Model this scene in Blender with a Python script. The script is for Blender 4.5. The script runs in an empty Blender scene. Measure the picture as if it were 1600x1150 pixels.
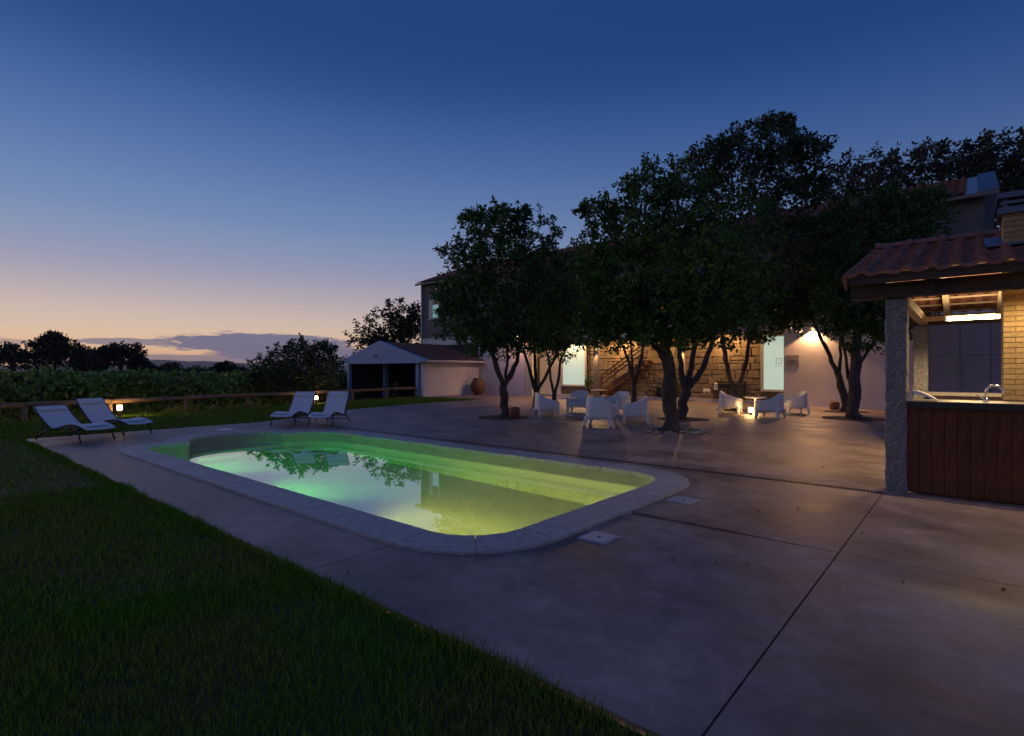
import bpy, bmesh, math, random
import numpy as np
from mathutils import Vector, Matrix
from mathutils.geometry import tessellate_polygon
random.seed(7); rng = np.random.default_rng(7)
R = math.radians
sc = bpy.context.scene
COL = sc.collection

# ------------------------------------------------------------------ camera
# site frame: +y runs from the lawn to the house, -x runs along the pool towards the sunset
CAM = Vector((0.848, -8.2355, 1.5)); HEAD = R(40.48)
RIGHT = Vector((math.cos(HEAD), math.sin(HEAD), 0)); FWD = Vector((-math.sin(HEAD), math.cos(HEAD), 0))
cd = bpy.data.cameras.new('camera'); cam = bpy.data.objects.new('camera', cd); COL.objects.link(cam)
cam.location = CAM; cam.rotation_euler = (R(90), 0, HEAD)
cd.sensor_width = 36; cd.lens = 36 * 845 / 1600; cd.shift_y = 5 / 1600
cd.clip_start = 0.05; cd.clip_end = 9000
sc.camera = cam

def at(px, py, d):
    """a point of the site at distance d in front of the terrace corner"""
    return CAM + RIGHT * ((px - 800) / 845 * d) + FWD * d + Vector((0, 0, (580 - py) / 845 * d))
def gnd(px, d, z=0.0):
    p = at(px, 580, d); return Vector((p.x, p.y, z))

# ------------------------------------------------------------------ world
def s2l(c):
    return tuple(((v / 255) / 12.92 if v / 255 <= .04045 else ((v / 255 + .055) / 1.055) ** 2.4) for v in c)
wd = bpy.data.worlds.new('World'); sc.world = wd; wd.use_nodes = True
nt = wd.node_tree; N = nt.nodes; L = nt.links; N.clear()
SUNAZ = R(90)                       # the sunset, counted from +y towards -x
SUNDIR = Vector((-math.sin(SUNAZ), math.cos(SUNAZ), 0))
def wmath(op, a, b=None, c=None, clamp=False):
    n = N.new('ShaderNodeMath'); n.operation = op; n.use_clamp = clamp
    for i, v in enumerate((a, b, c)):
        if v is None: continue
        if isinstance(v, (int, float)): n.inputs[i].default_value = v
        else: L.new(v, n.inputs[i])
    return n.outputs[0]
def wramp(fac, stops, interp='EASE'):
    n = N.new('ShaderNodeValToRGB'); cr = n.color_ramp; cr.interpolation = interp
    while len(cr.elements) < len(stops): cr.elements.new(.5)
    for e, (p, c) in zip(cr.elements, stops): e.position = p; e.color = (*s2l(c), 1)
    L.new(fac, n.inputs[0]); return n.outputs[0]
def wmix(f, a, b, mode='MIX'):
    n = N.new('ShaderNodeMix'); n.data_type = 'RGBA'; n.blend_type = mode
    if isinstance(f, (int, float)): n.inputs[0].default_value = f
    else: L.new(f, n.inputs[0])
    for s, v in ((6, a), (7, b)):
        if isinstance(v, tuple): n.inputs[s].default_value = (*v, 1)
        else: L.new(v, n.inputs[s])
    return n.outputs[2]
tc = N.new('ShaderNodeTexCoord'); sep = N.new('ShaderNodeSeparateXYZ'); L.new(tc.outputs['Generated'], sep.inputs[0])
X, Y, Z = sep.outputs
zc = wmath('MAXIMUM', Z, 0.0)
west = wramp(zc, [(0, (236, 178, 128)), (.045, (236, 196, 156)), (.072, (221, 196, 176)), (.116, (190, 175, 178)),
                  (.16, (157, 156, 180)), (.20, (136, 150, 183)), (.244, (118, 141, 182)), (.324, (88, 119, 170)), (.397, (64, 98, 156)),
                  (.463, (38, 75, 132)), (.53, (33, 69, 127)), (.62, (32, 67, 125)), (1, (30, 64, 122))], 'B_SPLINE')
east = wramp(zc, [(0, (96, 92, 112)), (.1, (86, 97, 134)), (.2, (72, 97, 144)), (.312, (42, 72, 126)), (.40, (24, 59, 118)), (.5, (20, 55, 114)), (.7, (24, 59, 118)), (1, (28, 62, 120))], 'B_SPLINE')
hl = wmath('SQRT', wmath('ADD', wmath('MULTIPLY', X, X), wmath('MULTIPLY', Y, Y)))
dt = wmath('DIVIDE', wmath('ADD', wmath('MULTIPLY', X, SUNDIR.x), wmath('MULTIPLY', Y, SUNDIR.y)), wmath('MAXIMUM', hl, .001))
wf = wmath('POWER', wmath('MULTIPLY_ADD', dt, .5, .5, clamp=True), 1.15)
sky = wmix(wf, east, west)
# the rosy arch opposite the sunset
belt = wramp(zc, [(0, (96, 104, 140)), (.08, (158, 140, 166)), (.2, (142, 136, 172)), (.4, (84, 104, 156)), (.7, (44, 74, 128)), (1, (40, 70, 124))], 'LINEAR')
bf = N.new('ShaderNodeMapRange'); bf.interpolation_type = 'SMOOTHSTEP'; bf.inputs[1].default_value = -.05; bf.inputs[2].default_value = -.75; L.new(dt, bf.inputs[0])
sky = wmix(bf.outputs[0], sky, belt)
# evening clouds low in the west, in azimuth and elevation
az = wmath('ARCTAN2', wmath('MULTIPLY', X, -1.0), Y); el = wmath('ARCSINE', Z)
cv = N.new('ShaderNodeCombineXYZ'); L.new(wmath('MULTIPLY', az, 9.0), cv.inputs[0]); L.new(wmath('MULTIPLY', el, 60.0), cv.inputs[1])
def wnoise(scale, detail, rough, off=0.0):
    n = N.new('ShaderNodeTexNoise'); n.inputs['Scale'].default_value = scale; n.inputs['Detail'].default_value = detail; n.inputs['Roughness'].default_value = rough
    m = N.new('ShaderNodeVectorMath'); m.operation = 'ADD'; m.inputs[1].default_value = (off, off * 1.7, 0); L.new(cv.outputs[0], m.inputs[0]); L.new(m.outputs[0], n.inputs[0])
    return n.outputs[0]
n1 = wnoise(2.4, 8, .68); n2 = wnoise(1.1, 4, .6, 5.3)
def bank(a0, e0, ha, he, amp, noise):
    da = wmath('DIVIDE', wmath('SUBTRACT', az, R(a0)), R(ha)); de = wmath('DIVIDE', wmath('SUBTRACT', el, R(e0)), R(he))
    r = wmath('SQRT', wmath('ADD', wmath('MULTIPLY', da, da), wmath('MULTIPLY', de, de)))
    v = wmath('ADD', wmath('SUBTRACT', 1.0, r), wmath('MULTIPLY', wmath('SUBTRACT', noise, .5), amp))
    n = N.new('ShaderNodeMapRange'); n.interpolation_type = 'SMOOTHSTEP'; n.inputs[1].default_value = 0; n.inputs[2].default_value = .24; L.new(v, n.inputs[0])
    return n.outputs[0]
b1 = bank(65.4, 2.62, 9.6, 1.12, 1.35, n1)
b1b = bank(60.5, 1.55, 9.5, .95, 1.0, n2)
b2 = bank(75.5, 2.55, 4.5, .34, 1.2, n1)
b3 = bank(84, 2.3, 6.0, .22, 1.3, n2)
b4 = bank(68, 1.0, 22, .55, 1.0, n1)
streak = N.new('ShaderNodeMapRange'); streak.interpolation_type = 'SMOOTHSTEP'; streak.inputs[1].default_value = .54; streak.inputs[2].default_value = .74; L.new(n2, streak.inputs[0])
low = N.new('ShaderNodeMapRange'); low.inputs[1].default_value = R(4.2); low.inputs[2].default_value = R(1.5); low.clamp = True; L.new(el, low.inputs[0])
st = wmath('MULTIPLY', wmath('MULTIPLY', streak.outputs[0], low.outputs[0]), .45)
cl = wmath('MAXIMUM', wmath('MAXIMUM', wmath('MULTIPLY', b1, .92), wmath('MULTIPLY', b1b, .9)), wmath('MAXIMUM', wmath('MULTIPLY', b2, .75), wmath('MAXIMUM', wmath('MULTIPLY', b3, .5), wmath('MAXIMUM', wmath('MULTIPLY', b4, .72), st))))
ccol = wmix(n1, s2l((84, 91, 126)), s2l((120, 118, 145)))
sky = wmix(cl, sky, ccol)
# a faint physical twilight sky under the gradient
ns = N.new('ShaderNodeTexSky'); ns.sky_type = 'NISHITA'; ns.sun_disc = False; ns.sun_elevation = R(-3); ns.sun_rotation = -SUNAZ
ns.ozone_density = 3
nm = wmix(1.0, ns.outputs[0], (.05, .05, .05), 'MULTIPLY')
sky = wmix(1.0, sky, nm, 'ADD')
bg = N.new('ShaderNodeBackground'); bg.inputs[1].default_value = 1.0; L.new(sky, bg.inputs[0])
wo = N.new('ShaderNodeOutputWorld'); L.new(bg.outputs[0], wo.inputs[0])

# the last glow after sunset
sl = bpy.data.lights.new('sun', 'SUN'); sl.energy = .5; sl.angle = R(28); sl.color = (1, .66, .44)
so = bpy.data.objects.new('sun', sl); COL.objects.link(so)
GLOW = R(97)
so.rotation_euler = (-(Vector((-math.sin(GLOW), math.cos(GLOW), .18)))).to_track_quat('-Z', 'Y').to_euler()

sc.view_settings.view_transform = 'Standard'; sc.view_settings.look = 'None'; sc.view_settings.exposure = 0; sc.view_settings.gamma = 1
sc.render.engine = 'CYCLES'
cy = sc.cycles
cy.max_bounces = 7; cy.diffuse_bounces = 3; cy.glossy_bounces = 3; cy.transmission_bounces = 5; cy.transparent_max_bounces = 8
cy.caustics_reflective = False; cy.caustics_refractive = True
cy.sample_clamp_indirect = 4; cy.use_denoising = True

# ------------------------------------------------------------------ materials
MATS = {}
def mat(name, col, rough=.6, col2=None, nscale=6, ndet=6, bump=0, bscale=40, metal=0, spec=.5, island=0, objrand=0, coords='Object',
        rough2=None, stretch=None, contrast=(.35, .65), emit=None, estr=0, trans=0):
    m = bpy.data.materials.new(name); m.use_nodes = True; t = m.node_tree; n = t.nodes; l = t.links
    b = n['Principled BSDF']; b.inputs['Base Color'].default_value = (*col, 1); b.inputs['Roughness'].default_value = rough
    b.inputs['Metallic'].default_value = metal; b.inputs['Specular IOR Level'].default_value = spec
    cn = n.new('ShaderNodeTexCoord'); vec = cn.outputs[coords]
    if stretch:
        mp = n.new('ShaderNodeMapping'); mp.inputs['Scale'].default_value = stretch; l.new(vec, mp.inputs[0]); vec = mp.outputs[0]
    out = None
    if col2 is not None:
        nz = n.new('ShaderNodeTexNoise'); nz.inputs['Scale'].default_value = nscale; nz.inputs['Detail'].default_value = ndet; nz.inputs['Roughness'].default_value = .6; l.new(vec, nz.inputs[0])
        mr = n.new('ShaderNodeMapRange'); mr.inputs[1].default_value = contrast[0]; mr.inputs[2].default_value = contrast[1]; l.new(nz.outputs[0], mr.inputs[0])
        mx = n.new('ShaderNodeMix'); mx.data_type = 'RGBA'; mx.inputs[6].default_value = (*col, 1); mx.inputs[7].default_value = (*col2, 1); l.new(mr.outputs[0], mx.inputs[0]); out = mx.outputs[2]
        if rough2 is not None:
            r2 = n.new('ShaderNodeMapRange'); r2.inputs[3].default_value = rough; r2.inputs[4].default_value = rough2; l.new(mr.outputs[0], r2.inputs[0]); l.new(r2.outputs[0], b.inputs['Roughness'])
    if island or objrand:
        src = n.new('ShaderNodeNewGeometry').outputs['Random Per Island'] if island else n.new('ShaderNodeObjectInfo').outputs['Random']
        k = island or objrand
        hs = n.new('ShaderNodeHueSaturation'); mr = n.new('ShaderNodeMapRange'); mr.inputs[3].default_value = 1 - k; mr.inputs[4].default_value = 1 + k; l.new(src, mr.inputs[0]); l.new(mr.outputs[0], hs.inputs['Value'])
        mh = n.new('ShaderNodeMapRange'); mh.inputs[3].default_value = .5 + .03 * k; mh.inputs[4].default_value = .5 - .03 * k; l.new(src, mh.inputs[0]); l.new(mh.outputs[0], hs.inputs['Hue'])
        if out: l.new(out, hs.inputs['Color'])
        else: hs.inputs['Color'].default_value = (*col, 1)
        out = hs.outputs[0]
    if out: l.new(out, b.inputs['Base Color'])
    if bump:
        bz = n.new('ShaderNodeTexNoise'); bz.inputs['Scale'].default_value = bscale; bz.inputs['Detail'].default_value = 5; l.new(vec, bz.inputs[0])
        bp = n.new('ShaderNodeBump'); bp.inputs['Strength'].default_value = bump; bp.inputs['Distance'].default_value = .02; l.new(bz.outputs[0], bp.inputs['Height']); l.new(bp.outputs[0], b.inputs['Normal'])
    if emit: b.inputs['Emission Color'].default_value = (*emit, 1); b.inputs['Emission Strength'].default_value = estr
    if trans:
        tr = n.new('ShaderNodeBsdfTranslucent'); ms = n.new('ShaderNodeMixShader'); ms.inputs[0].default_value = trans
        if out: l.new(out, tr.inputs[0])
        else: tr.inputs[0].default_value = (*col, 1)
        l.new(b.outputs[0], ms.inputs[1]); l.new(tr.outputs[0], ms.inputs[2]); l.new(ms.outputs[0], n['Material Output'].inputs[0])
    MATS[name] = m; return m

M = MATS
mc = mat('concrete', (.15, .107, .094), .46, (.36, .275, .255), .8, 10, stretch=(.9, 1.2, 1), bump=.3, bscale=5, rough2=.60, contrast=(.36, .64), spec=.42)
_t = mc.node_tree; _b = _t.nodes['Principled BSDF']; _src = _b.inputs['Base Color'].links[0].from_socket; _co = _t.nodes['Texture Coordinate'].outputs['Object']
_n2 = _t.nodes.new('ShaderNodeTexNoise'); _n2.inputs['Scale'].default_value = 4.5; _n2.inputs['Detail'].default_value = 9; _n2.inputs['Roughness'].default_value = .7; _n2.inputs['Distortion'].default_value = .6; _t.links.new(_co, _n2.inputs[0])
_n3 = _t.nodes.new('ShaderNodeTexNoise'); _n3.inputs['Scale'].default_value = 140; _n3.inputs['Detail'].default_value = 2; _t.links.new(_co, _n3.inputs[0])
_r2 = _t.nodes.new('ShaderNodeMapRange'); _r2.inputs[1].default_value = .3; _r2.inputs[2].default_value = .7; _r2.inputs[3].default_value = .74; _r2.inputs[4].default_value = 1.24; _t.links.new(_n2.outputs[0], _r2.inputs[0])
_r3 = _t.nodes.new('ShaderNodeMapRange'); _r3.inputs[1].default_value = .3; _r3.inputs[2].default_value = .7; _r3.inputs[3].default_value = .88; _r3.inputs[4].default_value = 1.12; _t.links.new(_n3.outputs[0], _r3.inputs[0])
_m2 = _t.nodes.new('ShaderNodeMath'); _m2.operation = 'MULTIPLY'; _t.links.new(_r2.outputs[0], _m2.inputs[0]); _t.links.new(_r3.outputs[0], _m2.inputs[1])
_h = _t.nodes.new('ShaderNodeHueSaturation'); _t.links.new(_m2.outputs[0], _h.inputs['Value']); _t.links.new(_src, _h.inputs['Color']); _t.links.new(_h.outputs[0], _b.inputs['Base Color'])
mat('filler', (.03, .03, .03), .9)
mat('coping', (.44, .43, .43), .6, (.30, .295, .30), 14, 6, bump=.25, bscale=60, objrand=.06)
mat('lawn_soil', (.03, .06, .010), .95, (.06, .055, .018), 1.5, 6, bump=.8, bscale=30)
mat('grass', (.090, .235, .020), .9, (.19, .215, .040), .9, 7, island=.45, spec=.0, contrast=(.36, .68))
mat('field', (.02, .032, .012), .95, (.03, .035, .015), .3, 4)
mat('leaf_orange', (.034, .088, .016), .42, (.064, .135, .026), .9, 3, island=.5, trans=.2, spec=.35)
mat('leaf_dark', (.028, .060, .018), .5, (.045, .085, .026), .7, 3, island=.4, trans=.15)
mat('leaf_far', (.018, .030, .014), .6, (.03, .042, .018), .5, 3, island=.4)
mat('leaf_vine', (.09, .18, .035), .6, (.16, .28, .055), .8, 4, island=.45, trans=.2)
mat('leaf_olive', (.05, .075, .03), .55, (.08, .11, .05), .9, 3, island=.4, trans=.15)
mat('bark', (.05, .04, .032), .9, (.10, .085, .07), 9, 6, bump=.9, bscale=30, stretch=(1, 1, .3))
mat('white_wall', (.78, .75, .74), .85, (.70, .67, .66), 1.2, 5, bump=.08, bscale=80)
mat('grey_clad', (.105, .108, .125), .7, (.13, .13, .145), 2, 3)
mat('grey_panel', (.30, .28, .31), .55, (.27, .25, .28), 1.5, 3)
mat('gable_paint', (.26, .42, .64), .6, (.22, .36, .56), 3, 4)
mat('trim', (.62, .60, .57), .5)
mat('gutter', (.45, .44, .44), .4)
mat('column', (.17, .155, .145), .6)
mat('pale_frame', (.72, .66, .52), .5)
mat('stone', (.36, .27, .17), .85, (.25, .19, .13), 5, 6, bump=.5, bscale=22, objrand=.18)
mat('mortar', (.13, .105, .075), .95, (.09, .075, .055), 12, 4)
mat('granite', (.27, .26, .26), .8, (.13, .13, .135), 45, 4, bump=1.0, bscale=26, contrast=(.42, .58))
mat('tile', (.29, .125, .09), .75, (.20, .09, .07), 6, 4, bump=.2, bscale=50, objrand=.22)
mat('tile_far', (.30, .105, .07), .8, (.22, .08, .055), 2.5, 4)
mat('dark_wood', (.15, .062, .028), .75, (.105, .043, .020), 5, 5, spec=.15, bump=.15, bscale=20, stretch=(6, 6, .6), objrand=.12)
mat('beam_wood', (.055, .035, .024), .65, (.035, .024, .017), 5, 5, stretch=(.5, 6, 6))
mat('pale_wood', (.50, .42, .30), .6, (.40, .32, .21), 6, 5, stretch=(6, .6, 6))
mat('log', (.26, .17, .10), .8, (.18, .115, .07), 6, 5, bump=.5, bscale=20)
mat('stair_wood', (.16, .08, .042), .65, (.12, .058, .03), 6, 5)
mat('worktop', (.36, .34, .31), .35, (.28, .26, .24), 30, 4)
mat('brick', (.42, .30, .145), .8, (.31, .22, .105), 9, 4, bump=.3, bscale=60, objrand=.12)
mat('brick_mortar', (.30, .24, .16), .95)
mat('plastic_white', (.82, .81, .80), .45, (.78, .77, .76), 3, 2)
mat('sling', (.78, .76, .75), .75, (.72, .70, .70), 90, 2)
mat('frame_dark', (.025, .022, .021), .45)
mat('chrome', (.75, .75, .75), .12, metal=1)
mat('metal_grey', (.10, .13, .19), .45, metal=.4)
mat('steel_lid', (.42, .45, .50), .45, (.34, .37, .42), 9, 3)
mat('terracotta', (.26, .105, .06), .8, (.19, .075, .045), 5, 4, bump=.2)
mat('clay_jar', (.20, .105, .05), .75, (.11, .058, .032), 4, 5, bump=.25)
mat('dark_pot', (.05, .04, .035), .7)
mat('soil', (.03, .024, .018), .95, (.05, .04, .03), 9, 5, bump=.9)
mat('gravel', (.34, .32, .29), .85, objrand=.3)
mat('dimmed_waterline', (.36, .37, .27), .5, (.31, .32, .23), 3, 3)  # wall above the water, darkened in colour to dim the green glow
mat('basin', (.72, .72, .62), .45, (.66, .66, .56), 2, 3)
mat('orange_fruit', (.75, .24, .03), .5, objrand=.1)
mat('hill', (.10, .105, .10), .95, (.07, .08, .07), .004, 5)
mat('drain', (.12, .12, .125), .5, metal=.6)
mat('plaque', (.33, .31, .29), .5)
mat('dark_ink', (.08, .075, .07), .6)
mat('glass_mark', (.42, .50, .47), .6)
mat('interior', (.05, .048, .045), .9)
mat('flower', (.75, .66, .66), .6)
mat('warm_glow', (1, .8, .5), .5, emit=(1, .62, .25), estr=22)
mat('tube_glow', (1, .9, .7), .5, emit=(1, .74, .40), estr=80)
mat('lamp_glow', (1, .8, .5), .5, emit=(1, .66, .30), estr=10)
mat('frosted', (.35, .42, .40), .35, emit=(.62, .80, .66), estr=.62)
mat('sky_glow_pane', (.05, .08, .08), .1, emit=(.30, .62, .62), estr=.42)  # no lamp: emission stands in for sky seen through the corner room
mat('pool_lamp', (.9, .9, .9), .5, emit=(.8, 1, .6), estr=2)
mg = bpy.data.materials.new('window_glass'); mg.use_nodes = True
b = mg.node_tree.nodes['Principled BSDF']; b.inputs['Base Color'].default_value = (.02, .025, .03, 1); b.inputs['Roughness'].default_value = .03; b.inputs['Specular IOR Level'].default_value = 1.0
M['window_glass'] = mg
mw = bpy.data.materials.new('pool_water'); mw.use_nodes = True; t = mw.node_tree
b = t.nodes['Principled BSDF']; b.inputs['Base Color'].default_value = (.86, 1, .86, 1); b.inputs['Roughness'].default_value = 0; b.inputs['IOR'].default_value = 1.333; b.inputs['Transmission Weight'].default_value = 1; b.inputs['Coat Weight'].default_value = 1; b.inputs['Coat IOR'].default_value = 1.5; b.inputs['Coat Roughness'].default_value = 0
nz = t.nodes.new('ShaderNodeTexNoise'); nz.inputs['Scale'].default_value = 1.6; bp = t.nodes.new('ShaderNodeBump'); bp.inputs['Strength'].default_value = .02; bp.inputs['Distance'].default_value = .02
t.links.new(t.nodes.new('ShaderNodeTexCoord').outputs['Object'], nz.inputs[0]); t.links.new(nz.outputs[0], bp.inputs['Height']); t.links.new(bp.outputs[0], b.inputs['Normal'])
M['pool_water'] = mw

# ------------------------------------------------------------------ helpers
def link(name, data, parent=None):
    o = bpy.data.objects.new(name, data); COL.objects.link(o); o.parent = parent; return o
def tag(o, label=None, cat=None, group=None, kind=None):
    if label: o['label'] = label
    if cat: o['category'] = cat
    if group: o['group'] = group
    if kind: o['kind'] = kind
    return o
def empty(name, loc, rz=0, label=None, cat=None, group=None):
    o = link(name, None); o.location = loc; o.rotation_euler = (0, 0, rz); o.empty_display_size = .1
    return tag(o, label, cat, group)
def copy_tree(o, parent=None):
    c = o.copy(); COL.objects.link(c); c.parent = parent
    for ch in list(o.children): copy_tree(ch, c)
    return c

class MB:
    def __init__(s): s.v = []; s.f = []
    def add(s, vs, fs):
        k = len(s.v); s.v += [tuple(p) for p in vs]; s.f += [tuple(i + k for i in f) for f in fs]; return s
    def box(s, x0, x1, y0, y1, z0, z1):
        return s.add([(x0, y0, z0), (x1, y0, z0), (x1, y1, z0), (x0, y1, z0), (x0, y0, z1), (x1, y0, z1), (x1, y1, z1), (x0, y1, z1)],
                     [(3, 2, 1, 0), (4, 5, 6, 7), (0, 1, 5, 4), (1, 2, 6, 5), (2, 3, 7, 6), (3, 0, 4, 7)])
    def bar(s, a, b, w, h):                      # square bar from a to b, w sideways, h high
        a = Vector(a); b = Vector(b); d = (b - a).normalized()
        side = d.cross(Vector((0, 0, 1)));
        if side.length < 1e-3: side = Vector((1, 0, 0))
        side.normalize(); up = side.cross(d).normalized(); vs = []
        for p in (a, b):
            for i, j in ((-1, -1), (1, -1), (1, 1), (-1, 1)): vs.append(p + side * (i * w / 2) + up * (j * h / 2))
        return s.add(vs, [(0, 1, 2, 3), (7, 6, 5, 4), (0, 4, 5, 1), (1, 5, 6, 2), (2, 6, 7, 3), (3, 7, 4, 0)])
    def tube(s, pts, rad, n=8, cap=True):
        pts = [Vector(p) for p in pts]; rad = rad if isinstance(rad, (list, tuple)) else [rad] * len(pts); vs = []; fs = []
        prev = None
        for i, p in enumerate(pts):
            d = (pts[min(i + 1, len(pts) - 1)] - pts[max(i - 1, 0)]).normalized()
            a = prev if prev is not None else (Vector((1, 0, 0)) if abs(d.x) < .8 else Vector((0, 1, 0)))
            a = (a - d * a.dot(d)).normalized(); prev = a; c = d.cross(a)
            for k in range(n): vs.append(p + (a * math.cos(2 * math.pi * k / n) + c * math.sin(2 * math.pi * k / n)) * rad[i])
        for i in range(len(pts) - 1):
            for k in range(n): fs.append((i * n + k, i * n + (k + 1) % n, (i + 1) * n + (k + 1) % n, (i + 1) * n + k))
        if cap: fs += [tuple(reversed(range(n))), tuple(range((len(pts) - 1) * n, len(pts) * n))]
        return s.add(vs, fs)
    def lathe(s, prof, n=20, c=(0, 0)):
        vs = []; fs = []
        for r, z in prof:
            for k in range(n): vs.append((c[0] + r * math.cos(2 * math.pi * k / n), c[1] + r * math.sin(2 * math.pi * k / n), z))
        for i in range(len(prof) - 1):
            for k in range(n): fs.append((i * n + k, i * n + (k + 1) % n, (i + 1) * n + (k + 1) % n, (i + 1) * n + k))
        fs += [tuple(reversed(range(n))), tuple(range((len(prof) - 1) * n, len(prof) * n))]
        return s.add(vs, fs)
    def mesh(s, m, smooth=False, bevel=0):
        me = bpy.data.meshes.new('m'); me.from_pydata(s.v, [], s.f); me.update()
        if bevel:
            bm = bmesh.new(); bm.from_mesh(me); bmesh.ops.bevel(bm, geom=bm.edges[:], offset=bevel, segments=1, affect='EDGES'); bm.to_mesh(me); bm.free()
        if isinstance(m, str): m = M[m]
        me.materials.append(m)
        if smooth: me.polygons.foreach_set('use_smooth', [True] * len(me.polygons))
        return me
    def build(s, name, m, parent=None, smooth=False, bevel=0):
        me = s.mesh(m, smooth, bevel); me.name = name; return link(name, me, parent)

def npmesh(name, V, F4=None, F3=None, m=None, parent=None, smooth=False):
    me = bpy.data.meshes.new(name); nv = len(V); n4 = 0 if F4 is None else len(F4); n3 = 0 if F3 is None else len(F3)
    me.vertices.add(nv); me.vertices.foreach_set('co', np.asarray(V, np.float32).ravel())
    idx = []; st = []
    if n4: idx.append(np.asarray(F4).ravel()); st.append(np.arange(n4) * 4)
    if n3: idx.append(np.asarray(F3).ravel()); st.append(n4 * 4 + np.arange(n3) * 3)
    idx = np.concatenate(idx); me.loops.add(len(idx)); me.loops.foreach_set('vertex_index', idx.astype(np.int32))
    me.polygons.add(n4 + n3); me.polygons.foreach_set('loop_start', np.concatenate(st).astype(np.int32))
    me.update(calc_edges=True); me.validate()
    me.materials.append(M[m] if isinstance(m, str) else m)
    return link(name, me, parent)

def poly_slab(name, pts, z, thick, m, parent=None):
    tr = tessellate_polygon([[Vector((x, y, 0)) for x, y in pts]]); n = len(pts)
    area = sum(pts[i][0] * pts[(i + 1) % n][1] - pts[(i + 1) % n][0] * pts[i][1] for i in range(n))
    mb = MB(); vs = [(x, y, z) for x, y in pts] + [(x, y, z - thick) for x, y in pts]; fs = []
    for a, b, c in tr:
        ar = (pts[b][0] - pts[a][0]) * (pts[c][1] - pts[a][1]) - (pts[c][0] - pts[a][0]) * (pts[b][1] - pts[a][1])
        fs.append((a, b, c) if ar > 0 else (a, c, b))
    for i in range(n):
        j = (i + 1) % n; fs.append((i, i + n, j + n, j) if area > 0 else (i, j, j + n, i + n))
    mb.add(vs, fs); return mb.build(name, m, parent)

def point_light(name, loc, power, color, radius=.05, parent=None, kind='POINT', spot=None, rot=None, size=None):
    l = bpy.data.lights.new(name, kind); l.energy = power; l.color = color
    if kind in ('POINT', 'SPOT'): l.shadow_soft_size = radius
    if spot: l.spot_size = R(spot[0]); l.spot_blend = spot[1]
    if size: l.shape = 'RECTANGLE'; l.size = size[0]; l.size_y = size[1]
    o = link(name, l, parent); o.location = loc
    if rot is not None: o.rotation_euler = rot
    return o

# ------------------------------------------------------------------ ground, lawn, hills
def fence_x(y): return -(21.6 + .21 * y)
g = MB(); FARZ = -.62
for (x0, x1, y0, y1) in ((-4000, 4000, -4000, -40), (-4000, 4000, 34, 4000), (-4000, -26.2, -40, 34), (9, 4000, -40, 34)):
    g.add([(x0, y0, FARZ), (x1, y0, FARZ), (x1, y1, FARZ), (x0, y1, FARZ)], [(0, 1, 2, 3)])
tag(g.build('ground', 'field'), kind='structure')
g = MB()
# near lawn
g.add([(-15.1, -40, -.03), (12, -40, -.03), (12, -6.15, -.03), (-15.1, -6.15, -.03)], [(0, 1, 2, 3)])
EDGE = [(-15.1, -6.15), (-15.15, -1), (-15.5, -.2), (-17.7, 3.7), (-18.55, 7.3), (-18.9, 11.0), (-18.6, 12.25), (-21, 12.5), (-23.7, 12.6)]
ys = [-40, -30, -20, -12] + [y for _, y in EDGE]; xs = [-15.1] * 4 + [x for x, _ in EDGE]
vs = []
for x, y in zip(xs, ys):
    fx = fence_x(y) - .25
    fx = min(fx, x - .02)
    vs += [(x, y, -.03), ((x + fx) / 2, y, -.02), (fx, y, -.04), (fx - 1.3, y, -.35), (fx - 2.6, y, FARZ - .01)]
fs = [(5 * i + k, 5 * (i + 1) + k, 5 * (i + 1) + k + 1, 5 * i + k + 1) for i in range(len(ys) - 1) for k in range(4)]
g.add(vs, fs)
tag(g.build('lawn', 'lawn_soil'), kind='structure')
# shallow bank below the carport
MB().add([(-23.7, 12.4, -.06), (-23.7, 36, -.06), (-27, 36, -.4), (-27, 12.4, -.4), (-40, 36, FARZ + .01), (-40, 12.4, FARZ + .01)], [(0, 1, 2, 3), (3, 2, 4, 5)]).build('earth_bank', 'field')['kind'] = 'structure'

hv = []; hf = []; K = 90
for i in range(K):
    a = R(30 + 90 * i / (K - 1)); dist = 2600
    h = 34 + 10 * math.sin(i * .19 + .5) + 6 * math.sin(i * .47) + 3 * math.sin(i * 1.13 + 2) + 1.2 * math.sin(i * 2.7)
    for r, z in ((dist - 500, -5), (dist - 250, h * .45), (dist, h), (dist + 300, -5)): hv.append((-math.sin(a) * r, math.cos(a) * r, z))
for i in range(K - 1):
    for k in range(3): hf.append((4 * i + k, 4 * i + k + 1, 4 * (i + 1) + k + 1, 4 * (i + 1) + k))
tag(MB().add(hv, hf).build('hills', 'hill', smooth=True), kind='structure')

# ------------------------------------------------------------------ pool outline
def arc(cx, cy, r, a0, a1, n): return [(cx + r * math.cos(R(a0 + (a1 - a0) * i / n)), cy + r * math.sin(R(a0 + (a1 - a0) * i / n))) for i in range(n + 1)]
XN, XF, YL, YR = -2.36, -11.57, -4.95, -.99
IN = arc(XN - .62, YL + .62, .62, -90, 0, 5) + arc(XN - .65, YR - .65, .65, 0, 90, 5) + arc(XF + 1.0, YR - 1.0, 1.0, 90, 180, 7)[:-1] \
    + arc(XF, -3.0, 1.03, 90, 270, 16) + arc(XF + .55, YL + .55, .55, 180, 270, 5)
def densify(P, step):
    out = []
    for i, p in enumerate(P):
        q = P[(i + 1) % len(P)]; d = math.hypot(q[0] - p[0], q[1] - p[1]); k = max(1, int(round(d / step)))
        for j in range(k): out.append((p[0] + (q[0] - p[0]) * j / k, p[1] + (q[1] - p[1]) * j / k))
    return out
IN = densify(IN, .12); NI = len(IN)
INA = np.array(IN)
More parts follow.
